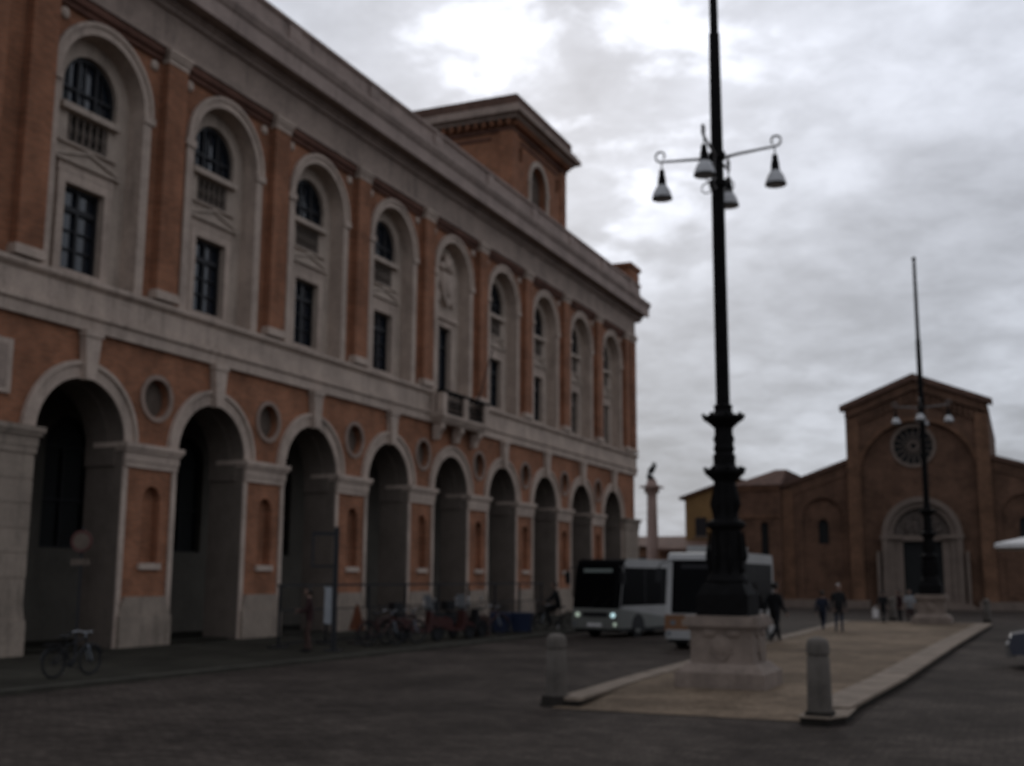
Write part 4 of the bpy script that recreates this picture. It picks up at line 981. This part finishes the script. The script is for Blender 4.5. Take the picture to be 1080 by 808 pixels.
person((-5.4, 57.2, 0), R(-60), 'person in maroon jacket between the white bag carrier and the far lamp plinth', 1.5, 'stand', 'maroon', 'blackcloth', 'hair')
# cyclist crossing in front of the buses
cb = make_bike('bicycle', (-16.55, 42.2, 0), R(-150), 'dark bicycle being ridden past the front of the white bus', 'black', True)
person((-16.55, 42.2, 0.02), R(-60), 'person in black coat riding a bicycle left of the white bus', 1.75, 'ride', 'blackcloth', 'blackcloth', 'hair', None, False)
# by the frame sign at the arcade
person((-17.25, 26.4, PZ), R(-60), 'person in maroon jacket and brown trousers beside the black frame sign', 1.60, 'reach', 'maroon', 'brownpants', 'hair')

# ------------------------------------------------------------------ traffic sign by the first arch
sg = thing('traffic_sign', (-19.5, 20.45, PZ), R(20), 'round white traffic sign with red rim on grey pole under the first arch', 'traffic sign')
b = MB(); b.lathe(0, 0.04, [(0.03, 0), (0.03, 3.02)], 12); b.build('pole', 'frame', sg, True)
b = MB(); b.ring(0, 2.70, 0.19, 0.245, -0.02, 0.01, 0, 2*PI, 36); b.build('rim', 'redrim', sg)
b = MB(); b.plate(circ(0, 2.70, 0.193), [], -0.012, 0.008); b.build('face', 'disc', sg)
b = MB(); b.box(-0.22, 0.22, -0.012, 0.008, 2.16, 2.30); b.build('plate', 'disc', sg)

# ------------------------------------------------------------------ frame sign, cafe barrier
fs = thing('frame_sign', (-16.85, 26.95, PZ), R(20), 'tall black post with an empty square frame beside the third arch', 'sign frame')
b = MB(); b.box(-0.065, 0.065, -0.05, 0.05, 0, 3.25); b.box(-0.22, 0.22, -0.2, 0.2, 0, 0.04); b.build('post', 'frame', fs)
b = MB(); b.box(-0.66, -0.066, -0.025, 0.025, 3.02, 3.12); b.box(-0.66, -0.60, -0.025, 0.025, 2.18, 3.02); b.box(-0.60, -0.066, -0.025, 0.025, 2.18, 2.24); b.build('frame', 'frame', fs)
bn = MB(); bn.prism([(-0.11, 0.72), (0.11, 0.68), (0.13, 1.62), (-0.10, 1.66)], -0.012, 0.012, 'y'); bn.tube([(-0.13, 0, 1.665), (0.15, 0, 1.635)], 0.015, 6)
bn = bn.build('banner', 'greycloth'); bn.location = (-16.98, 26.85, PZ); bn.rotation_euler = (0, 0, R(35)); tag(bn, 'narrow pale grey banner hanging on the black frame post', 'banner')
cbx = thing('terrace_barrier', (-18.9, 27.4, PZ), R(90), 'long thin dark terrace barrier with posts and planter feet before the arcade', 'barrier')
for i in range(9):
    b = MB(); b.box(i*2.4-0.03, i*2.4+0.03, -0.03, 0.03, 0.05, 1.66); b.box(i*2.4-0.28, i*2.4+0.28, -0.16, 0.16, 0, 0.05)
    b.build('post', 'frame', cbx)
b = MB(); b.box(-0.1, 19.3, -0.035, 0.035, 1.66, 1.72); b.box(0.0, 19.2, -0.02, 0.02, 0.98, 1.02); b.build('rail', 'frame', cbx)
b = MB()
for i in range(8):
    x0 = i*2.4+0.1
    for k in range(10): b.tube([(x0+0.11+k*0.222, 0, 0.1), (x0+0.11+k*0.222, 0, 0.98)], 0.008, 5)
    b.box(x0, x0+2.2, -0.012, 0.012, 0.08, 0.12)
b.build('bars', 'frame', cbx)
# folded orange parasol, blue bins, crate
op = thing('folded_parasol', (-18.1, 30.2, PZ), 0, 'short folded orange parasol on a stand inside the terrace barrier', 'parasol')
b = MB(); b.lathe(0, 0, [(0.26, 0), (0.26, 0.06), (0.05, 0.09), (0.025, 0.12), (0.025, 1.75)], 16); b.build('stand', 'frame', op, True)
b = MB()
prof_ = [(0.20, 0.60), (0.16, 0.85), (0.11, 1.2), (0.05, 1.6), (0.015, 1.72)]
rings = []
for r, z in prof_: rings.append([b.bm.verts.new((r*(1+0.28*math.cos(8*a))*math.cos(a), r*(1+0.28*math.cos(8*a))*math.sin(a), z)) for a in [2*PI*i/40 for i in range(40)]])
for p, q in zip(rings, rings[1:]):
    for i in range(40): b.face((p[i], p[(i+1)%40], q[(i+1)%40], q[i]))
b.face(rings[0]); b.face(rings[-1]); b.build('canopy', 'orange', op, True)
op.scale = (1.0, 1.0, 0.66)
def make_bin(label, loc, rz):
    t = thing('wheeled_bin', loc, rz, label, 'bin', 'blue bins by the arcade')
    b = MB()
    lo_, hi_ = [(-0.30, -0.24), (0.30, -0.24), (0.30, 0.24), (-0.30, 0.24)], [(-0.36, -0.29), (0.36, -0.29), (0.36, 0.29), (-0.36, 0.29)]
    A = [b.bm.verts.new((x, y, 0.07)) for x, y in lo_]; B = [b.bm.verts.new((x, y, 0.66)) for x, y in hi_]
    for i in range(4): b.face((A[i], A[(i+1)%4], B[(i+1)%4], B[i]))
    b.face(A); b.face(B); b.bevel(0.02, 2); b.build('body', 'blue', t)
    b = MB(); b.box(-0.38, 0.38, -0.31, 0.33, 0.662, 0.72); b.box(-0.25, 0.25, 0.33, 0.37, 0.66, 0.70); b.bevel(0.015, 2); b.build('lid', 'blue', t)
    for x in (-0.27, 0.27):
        b = MB(); b.disc((x, 0.24, 0.085), (1, 0, 0), 0.085, 0.05, 16); b.build('wheel', 'rubber', t, True)
    return t
b1 = make_bin('lower blue bin, the left of the two left of the cyclist', (-16.9, 37.9, PZ), R(20))
b2 = dup(b1, (-16.35, 38.5, PZ), R(12), 'blue bin nearest the cyclist, the right of the two')
cr = thing('wooden_crate_stack', (-17.0, 36.2, PZ), R(15), 'stack of brown slatted crates left of the blue bins', 'crates')
for z in (0.0, 0.34):
    b = MB()
    for i in range(3):
        b.box(-0.4, 0.4, -0.28, -0.265, z+0.02+i*0.105, z+0.10+i*0.105); b.box(-0.4, 0.4, 0.265, 0.28, z+0.02+i*0.105, z+0.10+i*0.105)
        b.box(-0.4, -0.385, -0.264, 0.264, z+0.02+i*0.105, z+0.10+i*0.105); b.box(0.385, 0.4, -0.264, 0.264, z+0.02+i*0.105, z+0.10+i*0.105)
    b.box(-0.384, 0.384, -0.264, 0.264, z+0.005, z+0.02)
    for x in (-0.37, 0.37):
        for y in (-0.25, 0.25): b.box(x-0.014, x+0.014, y-0.013, y+0.013, z+0.02, z+0.33)
    b.build('crate', 'brownpants', cr)

# parked motor scooters and bicycles between the frame sign and the crates
def make_scooter(label, loc, rz, body='red', screen=True):
    t = thing('motor_scooter', loc, rz, label, 'motor scooter', 'scooters parked along the arcade')
    for x in (-0.62, 0.62):
        b = MB(); b.wheelring((x, 0, 0.22), (0, 1, 0), 0.165, 0.055, 28, 10); w_ = b.build('wheel', 'rubber', t, True)
        b = MB(); b.disc((x, 0, 0.22), (0, 1, 0), 0.12, 0.07, 20); b.build('rim', 'frame', w_, True)
    b = MB()
    b.prism([(-0.95, 0.62), (-0.9, 0.42), (-0.62, 0.46), (-0.35, 0.30), (0.2, 0.26), (0.33, 0.34), (0.40, 0.62), (0.36, 0.90), (0.28, 0.92), (0.26, 0.60), (0.16, 0.36), (-0.12, 0.36), (-0.22, 0.66), (-0.9, 0.74)], -0.16, 0.16, 'y')
    b.bevel(0.04, 2); b.build('body', body, t, True)
    b = MB(); b.prism([(0.45, 0.50), (0.58, 0.56), (0.78, 0.47), (0.86, 0.36), (0.70, 0.44), (0.5, 0.42)], -0.07, 0.07, 'y'); b.tube([(0.34, 0, 0.8), (0.50, 0, 0.5), (0.62, 0, 0.22)], 0.035, 8); b.build('front_mudguard', body, t)
    b = MB(); b.prism([(-0.88, 0.745), (-0.24, 0.70), (-0.20, 0.76), (-0.45, 0.82), (-0.86, 0.86)], -0.14, 0.14, 'y'); b.bevel(0.03, 2); b.build('seat', 'black', t, True)
    b = MB(); b.tube([(0.18, -0.34, 1.02), (0.30, -0.16, 1.0), (0.33, 0, 0.97), (0.30, 0.16, 1.0), (0.18, 0.34, 1.02)], 0.018); b.build('handlebar', 'black', t, True)
    b = MB(); b.disc((0.40, 0, 0.84), (1, 0, 0.1), 0.08, 0.07, 18); b.build('headlight', 'clearlens', t, True)
    b = MB(); b.box(-0.965, -0.94, -0.09, 0.09, 0.56, 0.68); b.build('tail_lamp', 'redlens', t)
    for s_ in (-1, 1):
        b = MB(); b.tube([(0.27, s_*0.2, 1.0), (0.30, s_*0.30, 1.22)], 0.007, 5); b.sphere((0.29, s_*0.31, 1.26), 0.06, 0.35, 1.1, 0.8); b.build('mirror', 'chrome', t, True)
    if screen:
        b = MB(); b.prism([(0.36, 0.92), (0.24, 1.40), (0.23, 1.40), (0.35, 0.92)], -0.2, 0.2, 'y'); b.build('windscreen', 'greycloth', t)
    b = MB(); b.box(-1.02, -0.72, -0.17, 0.17, 0.9, 1.18); b.bevel(0.05, 2); b.build('top_box', 'black', t, True)
    return t
s1 = make_scooter('red motor scooter with windscreen and top box, nearest the fifth arch pier', (-16.6, 33.6, PZ), R(65), 'red', True)
s2 = dup(s1, (-16.9, 31.9, PZ), R(60), 'red motor scooter with pale windscreen parked nearer the frame sign')
s3 = make_scooter('black motor scooter without windscreen parked beside the crates', (-16.75, 34.9, PZ), R(68), 'black', False)
bk1 = make_bike('bicycle', (-16.9, 29.6, PZ), R(70), 'bicycle with red frame parked at the terrace barrier', 'red', True, bikes_grp)
for k_, (x, y, a, lb) in enumerate([(-16.8, 30.6, 64, 'red bicycle parked between the first one and the scooters'), (-16.5, 35.9, 60, 'red bicycle parked right of the black scooter, before the crates')]):
    dup(bk1, (x, y, PZ), R(a), lb)

# ------------------------------------------------------------------ buses
def make_bus(name, loc, rz, label, w=2.05, L=6.4, h=2.72, low='busgrey', orange=False, lights=True, ac=True, dark_front=True):
    """front at y=0 facing -Y, body runs back along +Y"""
    t = thing(name, loc, rz, label, 'bus')
    hw = w/2
    b = MB()
    b.prism([(0.0, 0.32), (-0.02, 0.62), (0.04, 0.98), (0.30, h-0.30), (0.42, h-0.08), (0.6, h), (L-0.15, h), (L, h-0.15), (L, 0.32)], -hw, hw, 'x')
    b.bevel(0.11, 3, 25)
    for f in b.bm.faces:
        c_ = f.calc_center_median()
        if c_.z < 1.02: f.material_index = 1
        elif dark_front and c_.y < 0.55 and c_.z < h-0.005: f.material_index = 2
    body = b.build('body', ['buswhite', low, 'busglass'], t, True)
    # windscreen wrapped a little round the corners
    def wsx(z): return 0.04+(z-0.98)*(0.26/(h-0.30-0.98))
    b = MB(); z0, z1 = 1.03, h-0.22
    pts = []
    vs_ = []
    for z in (z0, z0+0.35*(z1-z0), z1):
        ring_ = []
        for i in range(9):
            u = -1+i/4
            x = u*(hw+0.012); bend = 0.0 if abs(u) < 0.8 else (abs(u)-0.75)*0.34
            ring_.append((b.bm.verts.new((x, wsx(z)-0.028+bend*1.0, z)), b.bm.verts.new((x, wsx(z)+0.06+bend, z))))
        vs_.append(ring_)
    for r_, q_ in zip(vs_, vs_[1:]):
        for i in range(8):
            b.face((r_[i][0], r_[i+1][0], q_[i+1][0], q_[i][0])); b.face((r_[i][1], q_[i][1], q_[i+1][1], r_[i+1][1]))
    for i in range(8):
        b.face((vs_[0][i][0], vs_[0][i][1], vs_[0][i+1][1], vs_[0][i+1][0])); b.face((vs_[2][i][0], vs_[2][i+1][0], vs_[2][i+1][1], vs_[2][i][1]))
    for i in (0, 8):
        for r_, q_ in zip(vs_, vs_[1:]): b.face((r_[i][0], q_[i][0], q_[i][1], r_[i][1]))
    b.build('windscreen', 'busglass', t)
    b = MB(); zc_ = h-0.42; b.box(-0.62, 0.55, wsx(zc_)-0.036, wsx(zc_)-0.026, zc_-0.07, zc_+0.075)
    b.build('route_display', 'display' if lights else 'frame', t)
    for s_ in (-1, 1):
        x = s_*(hw+0.004)
        b = MB(); b.prism([(0.14, 1.08), (L-0.25, 1.08), (L-0.25, h-0.30), (0.42, h-0.30)], min(x, x-s_*0.03), max(x, x-s_*0.03), 'x'); sw = b.build('side_window', 'busglass', t)
        b = MB()
        for y in (1.75, 2.95, 4.15, 5.2): 
            if y < L-0.4: b.box(min(x, x+s_*0.006), max(x, x+s_*0.006), y-0.025, y+0.025, 1.12, h-0.36)
        b.build('window_bar', 'black', sw)
        for y in (1.25, L-1.35):
            b = MB(); b.disc((s_*(hw-0.14), y, 0.37), (1, 0, 0), 0.37, 0.24, 28); b.bevel(0.03, 2, 50); wl = b.build('wheel', 'rubber', t, True)
            b = MB(); b.disc((s_*(hw-0.015), y, 0.37), (1, 0, 0), 0.21, 0.02, 20); b.build('rim', 'busgrey', wl)
            b = MB(); arc = [(y+0.43*math.cos(PI*i/14), 0.37+0.43*math.sin(PI*i/14)) for i in range(15)]
            b.prism(arc+[(y-0.43, 0.30), (y+0.43, 0.30)], min(s_*(hw+0.003), s_*(hw-0.02)), max(s_*(hw+0.003), s_*(hw-0.02)), 'x'); b.build('wheel_arch', 'black', t)
        b = MB(); b.tube([(s_*(hw-0.1), 0.25, h-0.25), (s_*(hw+0.12), 0.02, h-0.32), (s_*(hw+0.16), -0.02, h-0.45)], 0.018, 6); b.box(s_*(hw+0.16)-0.09, s_*(hw+0.16)+0.09, -0.06, 0.01, h-0.86, h-0.45); b.build('mirror', 'black', t)
    b = MB(); b.box(-hw+0.06, hw-0.06, -0.065, 0.1, 0.30, 0.56); b.bevel(0.05, 2); b.build('bumper', low, t, True)
    b = MB(); b.box(-0.28, 0.28, -0.078, -0.066, 0.38, 0.49); b.build('number_plate', 'whitecloth', t)
    b = MB(); b.box(-0.5, 0.5, -0.03, 0.0, 0.70, 0.86); b.build('grille', 'black', t)
    for s_ in (-1, 1):
        b = MB(); b.disc((s_*(hw-0.24), -0.015, 0.76), (0, 1, 0), 0.075, 0.06, 20); b.build('headlight', ('headlight' if s_ > 0 else 'headlight2') if lights else 'clearlens', t, True)
        b = MB(); b.disc((s_*(hw-0.13), -0.06, 0.46), (0, 1, 0), 0.06, 0.05, 16); b.build('fog_lamp', 'headlight2' if (lights and s_ > 0) else 'clearlens', t, True)
        b = MB(); b.tube([(s_*0.25, 0.0, 1.02), (s_*0.25+0.35, 0.06, 1.35)], 0.012, 6); b.build('wiper', 'black', t)
    if ac:
        b = MB(); b.box(-0.7, 0.7, 1.2, 3.2, h-0.02, h+0.22); b.bevel(0.07, 3); b.build('roof_unit', 'buswhite', t, True)
    if orange:
        b = MB(); b.prism([(-hw-0.004, 0.52), (-hw+0.75, 0.52), (-hw+0.62, 0.98), (-hw-0.004, 0.98)], -0.034, 0.06, 'y'); b.build('orange_panel', 'busorange', t)
        b = MB(); b.box(hw-0.02, hw+0.006, 1.9, 4.0, 0.5, 0.95); b.build('orange_panel', 'busorange', t)
    b = MB(); b.box(-hw+0.05, hw-0.05, 0.15, L-0.1, 0.2, 0.34); b.build('chassis', 'black', t)
    return t
make_bus('bus', (-13.55, 38.3, 0), R(-13), 'small white bus with lit headlamps and black windscreen beside the palace', 1.9, 6.4, 2.66, 'busgrey', False, True, False)
make_bus('bus', (-8.55, 33.15, 0), R(0), 'small cream bus with orange panel, unlit, partly behind the near lamp plinth', 2.1, 5.3, 2.76, 'buswhite', True, False, True, False)

# ------------------------------------------------------------------ car at the right edge, white parasol
car = thing('parked_car', (1.6, 30.6, 0), R(90), 'dark blue parked car with grey bumper cut by the right picture edge', 'car')
b = MB()
sec = [(-2.0, 0.32), (-2.05, 0.55), (-1.98, 0.78), (-1.05, 0.93), (-0.45, 1.40), (0.9, 1.42), (1.65, 0.98), (2.0, 0.92), (2.05, 0.5), (2.0, 0.30)]
b.prism([(-p, q) for p, q in sec], -0.82, 0.82, 'x')
b.bevel(0.10, 3, 20); b.build('body', 'carpaint', car, True)
b = MB(); b.box(-0.80, 0.80, 1.9, 2.12, 0.26, 0.56); b.bevel(0.06, 3); b.build('bumper', 'carbumper', car, True)
b = MB(); b.box(-0.80, 0.80, -2.12, -1.9, 0.26, 0.56); b.bevel(0.06, 3); b.build('bumper', 'carbumper', car, True)
b = MB(); b.prism([(1.00, 0.95), (0.46, 1.375), (0.43, 1.375), (0.97, 0.93)], -0.68, 0.68, 'x'); b.build('windscreen', 'busglass', car)
for s_ in (-1, 1):
    x = s_*0.822
    b = MB(); b.prism([(0.85, 0.95), (0.42, 1.33), (-0.85, 1.34), (-1.4, 0.97)], min(x, x+s_*0.006), max(x, x+s_*0.006), 'x'); b.build('side_window', 'busglass', car)
    for y in (1.25, -1.25):
        b = MB(); b.disc((s_*0.74, y, 0.31), (1, 0, 0), 0.31, 0.2, 26); b.bevel(0.03, 2, 50); wl = b.build('wheel', 'rubber', car, True)
        b = MB(); b.disc((s_*0.842, y, 0.31), (1, 0, 0), 0.19, 0.02, 18); b.build('rim', 'chrome', wl)
    b = MB(); b.sphere((s_*0.58, 1.98, 0.66), 0.14, 1.4, 0.5, 0.7); b.build('headlight', 'clearlens', car, True)
    b = MB(); b.box(s_*0.62-0.14, s_*0.62+0.14, -2.08, -1.98, 0.62, 0.84); b.build('tail_lamp', 'redlens', car)
    b = MB(); b.sphere((s_*0.93, 0.7, 0.98), 0.09, 1, 0.6, 0.7); b.build('mirror', 'carpaint', car, True)
wp = thing('white_parasol', (1.15, 45.0, 0), 0, 'white square parasol at the right edge in front of the church', 'parasol')
b = MB(); b.lathe(0, 0, [(0.35, 0), (0.35, 0.08), (0.04, 0.11), (0.035, 3.5)], 14); b.build('pole', 'chrome', wp, True)
b = MB(); R2 = 2.05
c4 = [(-R2, -R2), (R2, -R2), (R2, R2), (-R2, R2)]
A = [b.bm.verts.new((x, y, 3.10)) for x, y in c4]; B = [b.bm.verts.new((x, y, 3.24)) for x, y in c4]; C2 = b.bm.verts.new((0, 0, 3.75)); C3 = b.bm.verts.new((0, 0, 3.70))
for i in range(4):
    j = (i+1)%4; b.face((A[i], A[j], B[j], B[i])); b.face((B[i], B[j], C2)); b.face((A[j], A[i], C3))
b.build('canopy', 'whitecloth', wp)
b = MB()
for x, y in c4: b.tube([(0, 0, 3.62), (x*0.97, y*0.97, 3.12)], 0.018, 6)
b.build('rib', 'chrome', wp)
